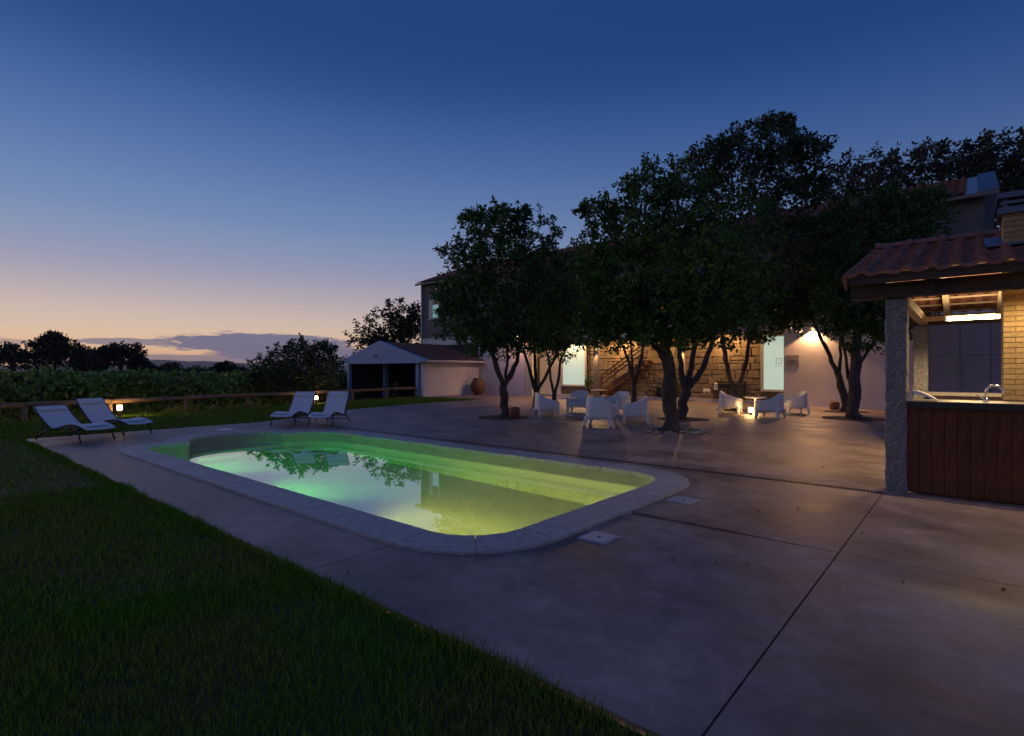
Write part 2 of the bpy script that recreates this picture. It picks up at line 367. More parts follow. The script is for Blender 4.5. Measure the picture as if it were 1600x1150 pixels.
def offset(P, off):
    A = np.array(P); n = len(A); nxt = np.roll(A, -1, 0); prv = np.roll(A, 1, 0); tg = nxt - prv; tg /= np.linalg.norm(tg, axis=1)[:, None]
    nr = np.stack([tg[:, 1], -tg[:, 0]], 1); O = A + nr * off
    D = np.linalg.norm(O[:, None, :] - A[None, :, :], axis=2).min(1); ok = D > abs(off) * .985
    idx = np.arange(n); good = idx[ok]
    for i in idx[~ok]:
        b = good[good < i]; a = good[good > i]; lo = b[-1] if len(b) else good[-1]; hi = a[0] if len(a) else good[0]
        O[i] = (A[i] * 0 + (O[lo] + O[hi]) / 2)
    return [tuple(p) for p in O]
OUT = offset(IN, .42); BED = offset(IN, .36)

pool = empty('swimming_pool', (-7, -3, 0), 0, 'kidney edged long swimming pool with rounded step end, glowing green and yellow', 'pool')
pool['label'] = 'long swimming pool with rounded step end, glowing green and yellow from inside'
PO = Vector((7, 3, 0))
def pl(o): o.location = PO; return o
# basin
mb = MB(); ZB = -1.4
lv = [(.01, 0), (.01, -.24), (-.0, -.34), (-.0, -.85), (-.14, -.87), (-.18, ZB + .15), (-.32, ZB)]
rings = []
for off, z in lv:
    P = IN if abs(off) < 1e-6 else offset(IN, off); rings.append([(x, y, z) for x, y in P])
V = [p for r in rings for p in r]; Fq = []
for k in range(len(rings) - 1):
    for i in range(NI):
        j = (i + 1) % NI; Fq.append((k * NI + i, k * NI + j, (k + 1) * NI + j, (k + 1) * NI + i))
Fr = [tuple(reversed(f)) for f in Fq]
pl(MB().add(V[:2 * NI], Fr[:NI]).build('dimmed_wall_band', 'dimmed_waterline', pool, smooth=True))
mb.add(V, Fr[NI:])
fl = [(p[0], p[1]) for p in rings[-1]]
tr = tessellate_polygon([[Vector((x, y, 0)) for x, y in fl]])
mb.add([(x, y, ZB) for x, y in fl], tr)
pl(mb.build('basin', 'basin', pool, smooth=True))
for k, (r, z) in enumerate(((.98, -.42), (1.45, -.75))):
    pts = arc(XF + .0, -3, r, 90, 270, 16) if k == 0 else [(XF + .35, -3 + 1.0)] + arc(XF - .05, -3, .98, 90, 270, 12) + [(XF + .35, -4.0)]
    pl(poly_slab('step', pts, z, .5, 'basin', pool))
# coping stones
cum = [0]
for i in range(NI): cum.append(cum[-1] + math.dist(IN[i], IN[(i + 1) % NI]))
total = cum[-1]; nst = int(round(total / .52)); seg = total / nst
bounds = [min(range(NI), key=lambda i: abs(cum[i] - k * seg)) for k in range(nst)]
LIP = offset(IN, -.02)
for k in range(nst):
    a = bounds[k]; b2 = bounds[(k + 1) % nst]; b2 = b2 if b2 > a else b2 + NI
    ids = [i % NI for i in range(a, b2 + 1)]
    ip = [Vector((*LIP[i], 0)) for i in ids]; op = [Vector((*OUT[i], 0)) for i in ids]
    gap = .004
    for P in (ip, op):
        d0 = (P[1] - P[0]); d1 = (P[-1] - P[-2])
        if d0.length > 1e-4: P[0] = P[0] + d0.normalized() * gap
        if d1.length > 1e-4: P[-1] = P[-1] - d1.normalized() * gap
    n = len(ids); vs = []; jz = random.uniform(-.0015, .0015)
    for P, z in ((ip, -.045), (ip, .026), (op, .026), (op, -.045)): vs += [(p.x, p.y, z + jz) for p in P]
    fs = []
    for q in range(4):
        w = (q + 1) % 4
        for i in range(n - 1): fs.append((q * n + i, q * n + i + 1, w * n + i + 1, w * n + i))
    fs += [(0, n, 2 * n, 3 * n), (n - 1, 4 * n - 1, 3 * n - 1, 2 * n - 1)]
    o = MB().add(vs, [tuple(reversed(f)) for f in fs]).build('coping_stone', 'coping', pool); pl(o)
# water
wp = offset(IN, .012)
tr = tessellate_polygon([[Vector((x, y, 0)) for x, y in wp]])
w = MB().add([(x, y, -.2) for x, y in wp], [t3 if ((wp[t3[1]][0] - wp[t3[0]][0]) * (wp[t3[2]][1] - wp[t3[0]][1]) - (wp[t3[2]][0] - wp[t3[0]][0]) * (wp[t3[1]][1] - wp[t3[0]][1])) > 0 else (t3[0], t3[2], t3[1]) for t3 in tr]).build('water', 'pool_water')
tag(w, kind='structure')
# underwater lamps on the wall nearest the lawn
POOL_LAMPS = [(-10.5, (.04, 1.0, .08), 170), (-7.6, (.16, 1.0, .06), 190), (-4.4, (.90, .92, .16), 350)]
for x, c, pw in POOL_LAMPS:
    mb = MB(); ring = [(.11, 0), (.11, .02), (.09, .03), (0.001, .035)]
    mb.lathe([(.115, 0), (.115, .02), (.085, .032)], 16)
    o = mb.build('underwater_lamp', 'pool_lamp', pool); o.location = Vector((x, YL + .02, -.6)) + PO; o.rotation_euler = (R(-90), 0, 0)
    point_light('underwater_light', (0, 0, .12), pw, c, .09, o, 'SPOT', (104, .85), (R(166), 0, 0))

# ------------------------------------------------------------------ patio
patio = link('patio', None); tag(patio, kind='structure')
DR0, DR1 = -.27, -.13                                  # drain channel
def idx_at(P, cond, key): return min((i for i in range(len(P)) if cond(P[i])), key=lambda i: abs(key(P[i])))
iA = idx_at(BED, lambda p: p[1] < -4.5, lambda p: p[0] + 2.96)
iB = idx_at(BED, lambda p: p[0] > -3, lambda p: p[1] + 3.08)
J = .006
near_arc = [BED[i % NI] for i in range(iA, iB + 1)] if iB > iA else [BED[i % NI] for i in range(iA, iB + NI + 1)]
rest = [BED[i % NI] for i in range(iB, iA + NI + 1)] if iB < iA + NI else []
slabs = [
    [(J, -6.14), (9, -6.14), (9, -3.08 - J), (J, -3.08 - J)],
    [(J, -3.08 + J), (9, -3.08 + J), (9, DR0), (J, DR0)],
    [(-2.96 + J, -6.14), (-J, -6.14), (-J, -3.08 - J)] + [(x, min(y, -3.08 - J)) for x, y in reversed(near_arc)],
    [(-2.96 - J, -6.14)] + [(x, max(y, -3.08 + J)) if x > -3 and y > -4 else (min(x, -2.96 - J), y) if y < -4.5 else (x, y) for x, y in [BED[i % NI] for i in range(iA + NI, iB, -1)]] + [(-J, -3.08 + J), (-J, DR0), (-15.45, DR0), (-15.15, -1), (-15.1, -6.14)],
    [(9, DR1), (9, 19.4), (-24, 19.4), (-24, 12.6), (-21, 12.5), (-18.6, 12.25), (-18.9, 11.0), (-18.55, 7.3), (-17.7, 3.7), (-15.5, DR1)],
]
for P in slabs: poly_slab('concrete_slab', P, 0, .14, 'concrete', patio)
f = MB(); f.box(-.05, .05, -6.13, DR0, -.1, -.02); f.box(-2.1, 9, -3.13, -3.03, -.1, -.021); f.box(-3.01, -2.91, -6.13, -5.2, -.1, -.02)
f.build('joint_filler', 'filler', patio)

dr = empty('drainage_channel', (0, (DR0 + DR1) / 2, 0), 0, 'long slotted drainage channel across the patio between pool and trees', 'drain')
MB().box(-15.3, .3, DR0 - (DR0 + DR1) / 2, DR1 - (DR0 + DR1) / 2, -.1, -.045).build('channel', 'filler', dr)
gm = MB(); gm.box(-.49, .49, -.066, -.052, -.03, -.002); gm.box(-.49, .49, .052, .066, -.03, -.002)
for k in range(25): gm.box(-.485 + k * .04, -.485 + k * .04 + .018, -.0525, .0525, -.026, -.004)
gme = gm.mesh('drain')
for k in range(15):
    o = link('grating', gme, dr); o.location = (-.5 - k, 0, 0)

# ------------------------------------------------------------------ grass blades
def grass(name, label, pts, hgt, wid, parent=None):
    n = len(pts); a = rng.uniform(0, 2 * np.pi, n); h = hgt * rng.uniform(.6, 1.35, n); w = wid * rng.uniform(.7, 1.2, n)
    lean = rng.uniform(.1, .75, n) * h; la = rng.uniform(0, 2 * np.pi, n)
    sx, sy = np.cos(a) * w / 2, np.sin(a) * w / 2; lx, ly = np.cos(la) * lean, np.sin(la) * lean
    P = np.zeros((n, 5, 3)); x, y, z = pts[:, 0], pts[:, 1], pts[:, 2]
    P[:, 0] = np.stack([x - sx, y - sy, z], 1); P[:, 1] = np.stack([x + sx, y + sy, z], 1)
    P[:, 2] = np.stack([x + sx * .8 + lx * .4, y + sy * .8 + ly * .4, z + h * .6], 1); P[:, 3] = np.stack([x - sx * .8 + lx * .4, y - sy * .8 + ly * .4, z + h * .6], 1)
    P[:, 4] = np.stack([x + lx, y + ly, z + h], 1)
    b = np.arange(n)[:, None] * 5
    o = npmesh(name, P.reshape(-1, 3), b + np.array([0, 1, 2, 3]), b + np.array([3, 2, 4]), 'grass', parent)
    return tag(o, label, 'grass', kind='stuff')
def disc_pts(n, r0, r1, cond):
    th = rng.uniform(R(-30), R(215), n * 2); r = np.sqrt(rng.uniform(r0 * r0, r1 * r1, n * 2))
    x = CAM.x + r * np.cos(th); y = CAM.y + r * np.sin(th); k = cond(x, y); return np.stack([x[k], y[k]], 1)
near = lambda x, y: (y < -6.16) & (x > -15.1) & (x < 4) & (y > -14)
P1 = disc_pts(110000, 1.2, 4.4, near); P2 = disc_pts(150000, 4.0, 9.0, near); P3 = disc_pts(170000, 7.0, 19, near)
def clump(P, h):
    q = np.sin(P[:, 0] * 3.1 + np.sin(P[:, 1] * 2.3) * 1.5) * np.sin(P[:, 1] * 3.7 + np.sin(P[:, 0] * 1.9)) + .5 * np.sin(P[:, 0] * 9 + P[:, 1] * 4) * np.sin(P[:, 1] * 8 - P[:, 0] * 5)
    return h * (1 + .3 * q)
def with_z(P, z=-.03): return np.concatenate([P, np.full((len(P), 1), z)], 1)
allp = []
for P, h, wdt in ((P1, .05, .0045), (P2, .052, .0075), (P3, .05, .0105)):
    allp.append((with_z(P), clump(P, h), np.full(len(P), wdt)))
ex = rng.uniform(-15, 2.5, 16000); ey = -6.16 - np.abs(rng.normal(0, .05, 16000)); E0 = np.stack([ex, ey], 1)
allp.append((with_z(E0), clump(E0, .072) * rng.uniform(.5, 1.3, len(E0)), np.full(len(E0), .006)))
grass('lawn_grass', 'dark green lawn grass along the near side of the pool terrace', np.concatenate([a for a, _, _ in allp]), np.concatenate([a for _, a, _ in allp]), np.concatenate([a for _, _, a in allp]))
n = 70000; yy = rng.uniform(-13, 12.4, n); t_ = rng.uniform(0, 1, n)
ex = np.interp(yy, [y for _, y in EDGE][:-2], [x for x, _ in EDGE][:-2]); fx = np.array([fence_x(v) for v in yy]) - .4
xx = ex + (fx - ex) * t_; F2 = np.stack([xx, yy], 1)
grass('lawn_grass', 'strip of lit lawn grass between the patio edge and the log fence', with_z(F2), clump(F2, .06), np.full(n, .022))

# ------------------------------------------------------------------ foliage
def leaves(C, size, outward=None, aspect=.5, flat=.5):
    n = len(C); d = rng.normal(size=(n, 3))
    if outward is not None: d = d + outward * .9
    d[:, 2] -= .25; d /= np.linalg.norm(d, axis=1)[:, None]
    s = np.cross(d, rng.normal(size=(n, 3))); s /= np.linalg.norm(s, axis=1)[:, None]
    nr = np.cross(d, s); L_ = size * rng.uniform(.7, 1.3, n)[:, None]; W_ = L_ * aspect
    P = np.zeros((n, 4, 3)); P[:, 0] = C; P[:, 1] = C + d * L_ * .5 + s * W_ * .5 + nr * W_ * .18; P[:, 2] = C + d * L_; P[:, 3] = C + d * L_ * .5 - s * W_ * .5 + nr * W_ * .18
    return P.reshape(-1, 3)
def leaf_mesh(name, Vs, m, parent=None):
    n = len(Vs) // 4; b = np.arange(n)[:, None] * 4
    return npmesh(name, Vs, None, np.concatenate([b + np.array([0, 1, 2]), b + np.array([0, 2, 3])], 0), m, parent)
def lobe_points(c, r, n, squash=(1, 1, .9)):
    d = rng.normal(size=(n, 3)); d /= np.linalg.norm(d, axis=1)[:, None]
    # uneven outline: bumps over the sphere and sprays that stick out
    k1, k2 = rng.normal(size=(2, 3)) * 3.2; bump = .16 * np.sin(d @ k1 + rng.uniform(0, 6)) + .14 * np.sin(d @ k2 + rng.uniform(0, 6))
    rad = r * (1 + bump) * (rng.uniform(.10, 1, n) ** .42)
    return np.array(c) + d * rad[:, None] * np.array(squash), d
def sprays(c, r, n, per, size):
    out = []; outd = []
    for _ in range(n):
        d = rng.normal(size=3); d[2] = abs(d[2]) * .8 + .15; d /= np.linalg.norm(d); a = np.array(c) + d * r * .85; ln = r * rng.uniform(.2, .55)
        t = rng.uniform(0, 1, per)[:, None]; bend = rng.normal(size=3) * .25
        p = a + (d + bend * t) * t * ln + rng.normal(size=(per, 3)) * size * .6 * (1.3 - t); out.append(p); outd.append(np.repeat(d[None], per, 0))
    return np.concatenate(out), np.concatenate(outd)
def tree(name, label, cat, group, d, limbs, lobes, leaf, m, cover=1.0, spray=8, fruits=0, branch=True, base_z=0.0, bark='bark', aspect=.5):
    """limbs: (points in photo bearings at distance d, radii); lobes: (bearing x, y, radius, depth offset)"""
    bp = at(*limbs[0][0][0], d); base = Vector((bp.x, bp.y, base_z))
    t = empty(name, base, 0, label, cat, group)
    mb = MB(); tips = []
    for pts, rad in limbs:
        P = []
        for i, p in enumerate(pts):
            q = at(p[0], p[1], d + (p[2] if len(p) > 2 else 0)) - base
            P.append(q)
        if pts is limbs[0][0]: P[0].z = -.03
        # subdivide with a little wander
        Q = [P[0]]; RR = [rad[0]]
        for i in range(len(P) - 1):
            r0 = rad[0] + (rad[-1] - rad[0]) * i / (len(P) - 1); r1 = rad[0] + (rad[-1] - rad[0]) * (i + 1) / (len(P) - 1)
            for k in (1, 2, 3):
                f = k / 3; w = Vector(rng.normal(size=3)) * r0 * .22; w.z = 0
                Q.append(P[i].lerp(P[i + 1], f) + (w if k < 3 else Vector())); RR.append((r0 + (r1 - r0) * f) * rng.uniform(.9, 1.12))
        if pts is limbs[0][0]: RR[0] *= 1.45; 
        mb.tube(Q, RR, 9); tips.append((Q[-1], RR[-1]))
    VS = []; L_ = []
    for lx, ly, lr, dd in lobes:
        c = at(lx, ly, d + dd) - base; r = lr * 1.08 * (d + dd) / 845; L_.append((c, r))
        n = int(cover * 4 * math.pi * r * r / (leaf * leaf * aspect * .5) * .62)
        nt_ = max(8, n // 11); p, dr_ = lobe_points(c, r, nt_)
        k_ = rng.integers(6, 15, nt_); tp_ = np.repeat(p, k_, 0); td_ = np.repeat(dr_, k_, 0); rd = rng.normal(size=tp_.shape); rd /= np.linalg.norm(rd, axis=1)[:, None]
        rd = rd + td_ * .45; VS.append(leaves(tp_ + rd * leaf * rng.uniform(.1, .75, len(tp_))[:, None], leaf, rd * 1.6, aspect))
        if spray:
            p, dr_ = sprays(c, r, int(spray * 1.7), 30, leaf); VS.append(leaves(p, leaf, dr_, aspect))
        if branch:
            tp, tr_ = min(tips, key=lambda q: (q[0] - c).length)
            mid = tp.lerp(c, .5) + Vector(rng.normal(size=3)) * r * .15
            mb.tube([tp, mid, c, c + Vector((rng.normal() * .3, rng.normal() * .3, .5)) * r], [tr_ * .8, tr_ * .5, tr_ * .3, .006], 6)
    mb.build('trunk', bark, t, smooth=True)
    leaf_mesh('crown', np.concatenate(VS), m, t)
    for k in range(fruits):
        c, r = L_[int(rng.integers(len(L_)))]; dv = Vector(rng.normal(size=3)); dv = (dv - FWD * 1.5).normalized()
        o = MB().lathe([(.004, -.036), (.024, -.028), (.036, -.008), (.037, .006), (.026, .027), (.006, .035)], 10).build('orange', 'orange_fruit', t, smooth=True); o.location = c + dv * r * .98
    return t

TG = 'orange trees on the patio'
tree('orange_tree', 'leftmost orange tree on the patio, trunk forking in a V', 'tree', TG, 17.6,
     [([(788, 652), (788, 625), (787, 600)], (.155, .13)), ([(787, 602), (776, 575, -.1), (768, 552, -.3), (762, 530, -.4)], (.10, .05)), ([(787, 600), (797, 588, .1), (808, 565, .2), (816, 530, .3)], (.105, .055)), ([(790, 590), (793, 560, -.4), (790, 520, -.6)], (.05, .03))],
     [(775, 365, 42, 0), (828, 385, 44, .4), (722, 398, 30, -.2), (790, 430, 58, 0), (735, 455, 45, -.2), (855, 440, 46, .3), (765, 500, 52, -.3), (835, 505, 48, .2), (722, 505, 34, .1), (745, 532, 24, 0), (800, 538, 24, 0), (775, 540, 20, -.4), (705, 470, 22, .1), (800, 345, 24, .1), (745, 350, 22, 0)], .125, 'leaf_orange', 1.0, 9, 2)
tree('orange_tree', 'slim forked orange tree just behind the leftmost white armchair', 'tree', TG, 20.6,
     [([(838, 642), (838, 612)], (.13, .11)), ([(838, 614), (828, 580), (818, 548)], (.085, .05)), ([(838, 612), (836, 575, .2), (834, 535, .3)], (.08, .045)), ([(839, 612), (852, 590), (866, 562), (872, 545)], (.07, .035))],
     [(868, 420, 36, 0), (848, 470, 40, .2), (885, 470, 40, 0), (860, 515, 40, .2), (842, 535, 22, 0), (875, 545, 20, .2)], .13, 'leaf_orange', .9, 8)
tree('orange_tree', 'thin two-stemmed orange tree between the round white table and the lit window', 'tree', TG, 23.0,
     [([(866, 634), (866, 614)], (.11, .10)), ([(866, 616), (860, 592), (857, 560), (852, 540)], (.065, .04)), ([(867, 615), (873, 590), (876, 562), (888, 540)], (.07, .04))],
     [(900, 470, 40, 0), (922, 505, 36, 0), (880, 515, 34, .2), (905, 430, 34, 0), (930, 470, 28, .3)], .14, 'leaf_orange', .85, 8)
tree('orange_tree', 'dark forked orange tree in front of the wooden staircase and stone wall', 'tree', TG, 23.5,
     [([(991, 634), (991, 602)], (.13, .12)), ([(991, 604), (985, 575), (976, 548), (968, 530)], (.075, .04)), ([(991, 602), (998, 575), (1004, 545), (1006, 525)], (.085, .05)), ([(990, 600), (988, 570, .3), (985, 530, .5)], (.06, .04))],
     [(972, 480, 40, 0), (1012, 490, 40, 0), (948, 500, 32, .2), (1000, 515, 24, .2), (952, 515, 20, 0)], .14, 'leaf_orange', .9, 6)
tree('orange_tree', 'largest thick-trunked orange tree at front, pebbles round its foot', 'tree', TG, 13.7,
     [([(1049, 675), (1047, 640), (1045, 600), (1043, 560), (1041, 520)], (.19, .15)), ([(1043, 575), (1030, 548, -.2), (1012, 532, -.3), (995, 520, -.3)], (.07, .03)), ([(1042, 540), (1060, 500, .2), (1075, 460, .3)], (.1, .06)), ([(1041, 522), (1020, 480, 0), (1000, 440, 0)], (.1, .06))],
     [(935, 335, 24, 0), (960, 380, 56, .2), (928, 430, 34, 0), (1000, 350, 54, .4), (1000, 430, 72, -.4), (1058, 320, 52, .5), (1075, 420, 84, -.3), (985, 495, 52, -.2), (1050, 500, 54, -.6), (1128, 390, 76, .4), (1140, 480, 60, 0), (935, 485, 34, .3), (1105, 512, 32, -.2), (920, 525, 24, .2), (962, 520, 24, 0), (1012, 512, 26, -.4), (1078, 514, 26, -.4), (1010, 300, 34, .5)], .115, 'leaf_orange', .95, 10, 5)
tree('tall_tree', 'tallest dark tree rising above the patio crowns, twisted trunk forking right', 'tree', None, 17.0,
     [([(1063, 656), (1066, 630), (1072, 606)], (.17, .15)), ([(1071, 610), (1064, 580), (1062, 545), (1060, 500)], (.10, .06)), ([(1073, 606), (1088, 592), (1100, 572), (1110, 545), (1120, 500)], (.11, .06)), ([(1072, 600), (1082, 560, .3), (1100, 480, .6), (1150, 380, 1)], (.09, .05))],
     [(1095, 265, 38, .5), (1140, 258, 40, .8), (1192, 235, 42, 1), (1215, 208, 22, 1), (1240, 265, 40, 1), (1262, 240, 24, 1), (1165, 320, 66, .8), (1232, 335, 44, 1), (1085, 320, 48, .5), (1248, 385, 34, 1), (1200, 410, 60, .6), (1268, 300, 22, 1)], .15, 'leaf_dark', .72, 14)
tree('orange_tree', 'orange tree with wide V trunk in front of the stone wall bench', 'tree', TG, 20.8,
     [([(1150, 640), (1150, 611)], (.15, .13)), ([(1150, 613), (1139, 585), (1133, 550), (1127, 515)], (.105, .07)), ([(1151, 612), (1160, 590), (1167, 562), (1171, 525)], (.085, .06))],
     [(1135, 490, 42, 0), (1180, 485, 46, 0), (1222, 480, 40, 0), (1195, 515, 24, 0), (1160, 440, 50, .5), (1240, 440, 40, .3), (1245, 505, 20, 0)], .13, 'leaf_orange', .95, 8)
tree('orange_tree', 'thick orange tree beside the bar kiosk, straight trunk over dark soil', 'tree', TG, 17.1,
     [([(1334, 654), (1335, 620), (1336, 580), (1338, 535), (1342, 480)], (.185, .12)), ([(1336, 580), (1352, 555), (1365, 535), (1385, 510)], (.06, .03)), ([(1335, 605), (1325, 590, .2), (1322, 560, .3), (1316, 520, .3)], (.06, .04))],
     [(1330, 400, 54, 0), (1388, 365, 46, .2), (1432, 345, 40, .4), (1330, 470, 54, -.2), (1388, 450, 56, 0), (1432, 400, 46, .2), (1305, 350, 28, .2), (1352, 335, 34, .3), (1400, 322, 30, .4), (1440, 318, 24, .5), (1375, 505, 38, .1), (1450, 450, 40, .3), (1300, 430, 36, 0), (1340, 522, 28, 0), (1388, 524, 24, .2), (1305, 505, 24, .2), (1420, 500, 30, .3)], .125, 'leaf_orange', .95, 9, 3)
tree('orange_tree', 'leaning orange tree whose limb reaches up to the wall lamp', 'tree', TG, 20.0,
     [([(1320, 643), (1318, 615), (1308, 580)], (.15, .11)), ([(1309, 584), (1297, 556), (1284, 532), (1275, 512), (1268, 490)], (.085, .04)), ([(1310, 585), (1314, 555), (1312, 520)], (.07, .04))],
     [(1262, 455, 34, 0), (1285, 490, 28, 0), (1270, 410, 40, .4), (1290, 380, 34, .3)], .13, 'leaf_orange', .8, 8)
# soil pits under the trees
def pit(px, d, r, label):
    c = gnd(px, d); pts = []
    for k in range(22):
        a = 2 * math.pi * k / 22; q = r * random.uniform(.9, 1.08); pts.append((math.cos(a) * q, math.sin(a) * q))
    o = poly_slab('planting_pit', pts, .008, .02, 'soil'); o.location = c; return tag(o, label, 'soil', 'tree pits in the patio')
pit(788, 17.6, .85, 'dark soil patch round the foot of the leftmost orange tree')
pit(1334, 17.1, .95, 'dark soil patch round the trunk beside the bar kiosk')
pit(1320, 20.0, .75, 'dark soil patch round the leaning tree near the wall lamp')
pit(1064, 16.9, .8, 'dark soil patch round the twisted trunk of the tallest tree')
pit(1049, 13.6, .55, 'dark soil patch inside the pebble ring at the largest trunk')
pit(1150, 20.8, .7, 'dark soil patch under the wide V trunk before the stone wall')
c = gnd(1049, 13.6)
pb = [MB().lathe([(.01, 0), (.03 * s, .004), (.036, .016), (.022, .03 * s), (.004, .034 * s)], 7).mesh('gravel', smooth=True) for s in (1, .8, 1.15)]
ring = empty('pebble_ring', c, 0, 'ring of pale pebbles round the foot of the largest tree', 'pebbles')
for k in range(190):
    a = random.uniform(0, 2 * math.pi); r = random.gauss(.68, .16); o = link('pebble', pb[k % 3], ring); o.location = (math.cos(a) * r, math.sin(a) * r, .006); o.rotation_euler = (0, 0, a * 3); s = random.uniform(.6, 1.25); o.scale = (s * random.uniform(.8, 1.3), s, s)

# background trees
def bgtree(label, d, base_px, lobes, leaf, m='leaf_far', base_z=0, group='trees behind the house', trunk=.25, spray=10, cover=.62, name='background_tree'):
    ylow = max(l[1] for l in lobes)
    return tree(name, label, 'tree', group, d, [([(base_px, 580 + (1.5 - base_z) * 845 / d), (base_px, ylow + 20), (base_px + 2, ylow - 20)], (trunk, trunk * .5))], lobes, leaf, m, cover, spray, base_z=base_z)
bgtree('tall tree behind the house, just right of the tallest patio tree', 40, 1335, [(1320, 300, 38, 0), (1360, 285, 36, 1), (1300, 345, 34, 0), (1345, 345, 44, 0)], .34)
bgtree('tall tree behind the house above the tiled roof end', 42, 1440, [(1415, 285, 38, 0), (1465, 262, 36, 1), (1440, 320, 48, 0), (1400, 340, 40, 0)], .34)
bgtree('tall tree behind the house left of the brick chimney', 41, 1540, [(1510, 268, 36, 0), (1548, 252, 32, 1), (1520, 320, 48, 0), (1560, 330, 42, 0), (1550, 290, 36, 0)], .34)
bgtree('tall tree behind the brick chimney at the right edge', 40, 1610, [(1590, 258, 36, 0), (1630, 280, 46, 1), (1605, 330, 48, 0), (1640, 350, 50, 0)], .34)
bgtree('dark round tree standing behind the carport roof', 44, 615, [(600, 520, 34, 0), (630, 500, 28, 0), (650, 525, 30, 0), (575, 540, 24, 0), (620, 545, 36, 0), (660, 505, 20, 1)], .26, base_z=FARZ, group='trees beyond the fence')
bgtree('tall spiky dark tree on the left skyline', 62, 85, [(80, 546, 16, 0), (62, 560, 20, 0), (105, 558, 20, 0), (135, 560, 12, 0), (90, 575, 26, 0), (83, 534, 9, 0)], .36, base_z=FARZ, group='trees beyond the fence', cover=.6, spray=16)
bgtree('wide dark tree at the far left edge of the skyline', 60, 20, [(20, 560, 16, 0), (-15, 558, 20, 0), (45, 566, 16, 0), (5, 575, 26, 0)], .36, base_z=FARZ, group='trees beyond the fence', cover=.7)
bgtree('dark domed tree on the left skyline next to the spiky one', 56, 188, [(185, 556, 18, 0), (205, 558, 15, 0), (168, 562, 15, 0), (188, 574, 26, 0), (215, 572, 12, 0)], .33, base_z=FARZ, group='trees beyond the fence', cover=.7, spray=14)
bgtree('small dark tree poking above the vines below the cloud bank', 52, 357, [(350, 578, 9, 0), (345, 584, 12, 0), (368, 584, 11, 0), (358, 592, 14, 0)], .26, base_z=FARZ, group='trees beyond the fence', cover=.9, spray=12, trunk=.12)
bgtree('small round far tree above the vines under the hills', 90, 308, [(306, 583, 7, 0), (318, 585, 7, 0), (298, 586, 7, 0), (310, 590, 10, 0)], .4, base_z=FARZ, group='trees beyond the fence', cover=.9, spray=5, trunk=.12)
bgtree('small umbrella-topped far tree above the vines under the hills', 95, 268, [(262, 575, 4, 0), (272, 575, 5, 0), (268, 586, 8, 0), (280, 585, 8, 0)], .4, base_z=FARZ, group='trees beyond the fence', cover=.9, spray=5, trunk=.12)
bgtree('low dark tree filling the gap between the two left skyline trees', 66, 140, [(132, 566, 15, 0), (150, 570, 14, 0), (140, 580, 18, 0)], .36, base_z=FARZ, group='trees beyond the fence', cover=.75, spray=12)
bgtree('low dark bush right of the domed skyline tree under the hills', 70, 238, [(232, 582, 9, 0), (246, 584, 8, 0), (238, 590, 10, 0)], .34, base_z=FARZ, group='trees beyond the fence', cover=.8, spray=8, trunk=.12)
tree('olive_tree', 'leaning small tree beyond the fence lit from below by a garden lamp', 'tree', 'trees beyond the fence', 26.3,
     [([(452, 645), (462, 610), (470, 585)], (.09, .05)), ([(446, 642), (438, 618), (434, 600)], (.06, .03)), ([(455, 645), (452, 615), (448, 590)], (.05, .03))],
     [(425, 585, 28, 0), (455, 575, 30, .3), (490, 570, 30, 0), (505, 555, 16, .2), (470, 555, 20, 0), (515, 585, 24, .2), (440, 600, 24, -.3), (488, 600, 24, -.2), (408, 600, 20, 0)], .15, 'leaf_olive', .62, 12, base_z=-.3)

# vines
def vine_row(label, y0, y1, off, top, n, leaf, m='leaf_vine', slope=0):
    t = empty('vine_row', (fence_x((y0 + y1) / 2) - off, (y0 + y1) / 2, FARZ), 0, label, 'vines', 'vine rows beyond the fence'); o0 = t.location
    y = rng.uniform(y0, y1, n); zt = top + slope * (1 - (y - y0) / (y1 - y0)) ** 2 + .20 * np.sin(y * 1.1 + off) + .17 * np.sin(y * 2.7 + off * 2) + .13 * np.sin(y * 6.1 + off)
    q = rng.uniform(0, 1, n); hz = .25 + (zt - .25) * q ** .6
    spr = .35 + .25 * q
    x = np.array([fence_x(v) for v in y]) - off + rng.normal(0, 1, n) * spr * .6
    P = np.stack([x - o0.x, y - o0.y, hz], 1)
    VS = [leaves(P, leaf, None, .85)]
    for _ in range(int((y1 - y0) * 5)):
        yy = rng.uniform(y0, y1); a = np.array([fence_x(yy) - off - o0.x + rng.normal() * .3, yy - o0.y, top - .05]); d_ = np.array([rng.normal() * .4, rng.normal() * .4, 1]); ln = rng.uniform(.15, .5); tt = rng.uniform(0, 1, 14)[:, None]
        VS.append(leaves(a + d_ * tt * ln + rng.normal(size=(14, 3)) * .06, leaf * .8, None, .8))
    o = leaf_mesh('foliage', np.concatenate(VS), m, t)
    for k in range(int((y1 - y0) / 4) + 1):
        yy = y0 + k * 4; MB().tube([(fence_x(yy) - off - o0.x, yy - o0.y, 0), (fence_x(yy) - off - o0.x, yy - o0.y, top - .1)], .05, 7).build('post', 'log', t)
    return t
vine_row('nearest leafy vine row behind the left part of the log fence', -16, .5, 3.2, 1.75, 16000, .19, slope=.75)
vine_row('nearest leafy vine row behind the middle of the log fence', 0.7, 8.6, 3.4, 1.72, 11000, .19)
vine_row('second leafy vine row behind the log fence', -18, 9.5, 6.4, 1.75, 16000, .23)
vine_row('third leafy vine row, further down the vineyard', -22, 22, 10.5, 1.65, 16000, .26)
vine_row('farthest leafy vine row near the dark skyline trees', -28, 30, 16, 1.5, 16000, .32)

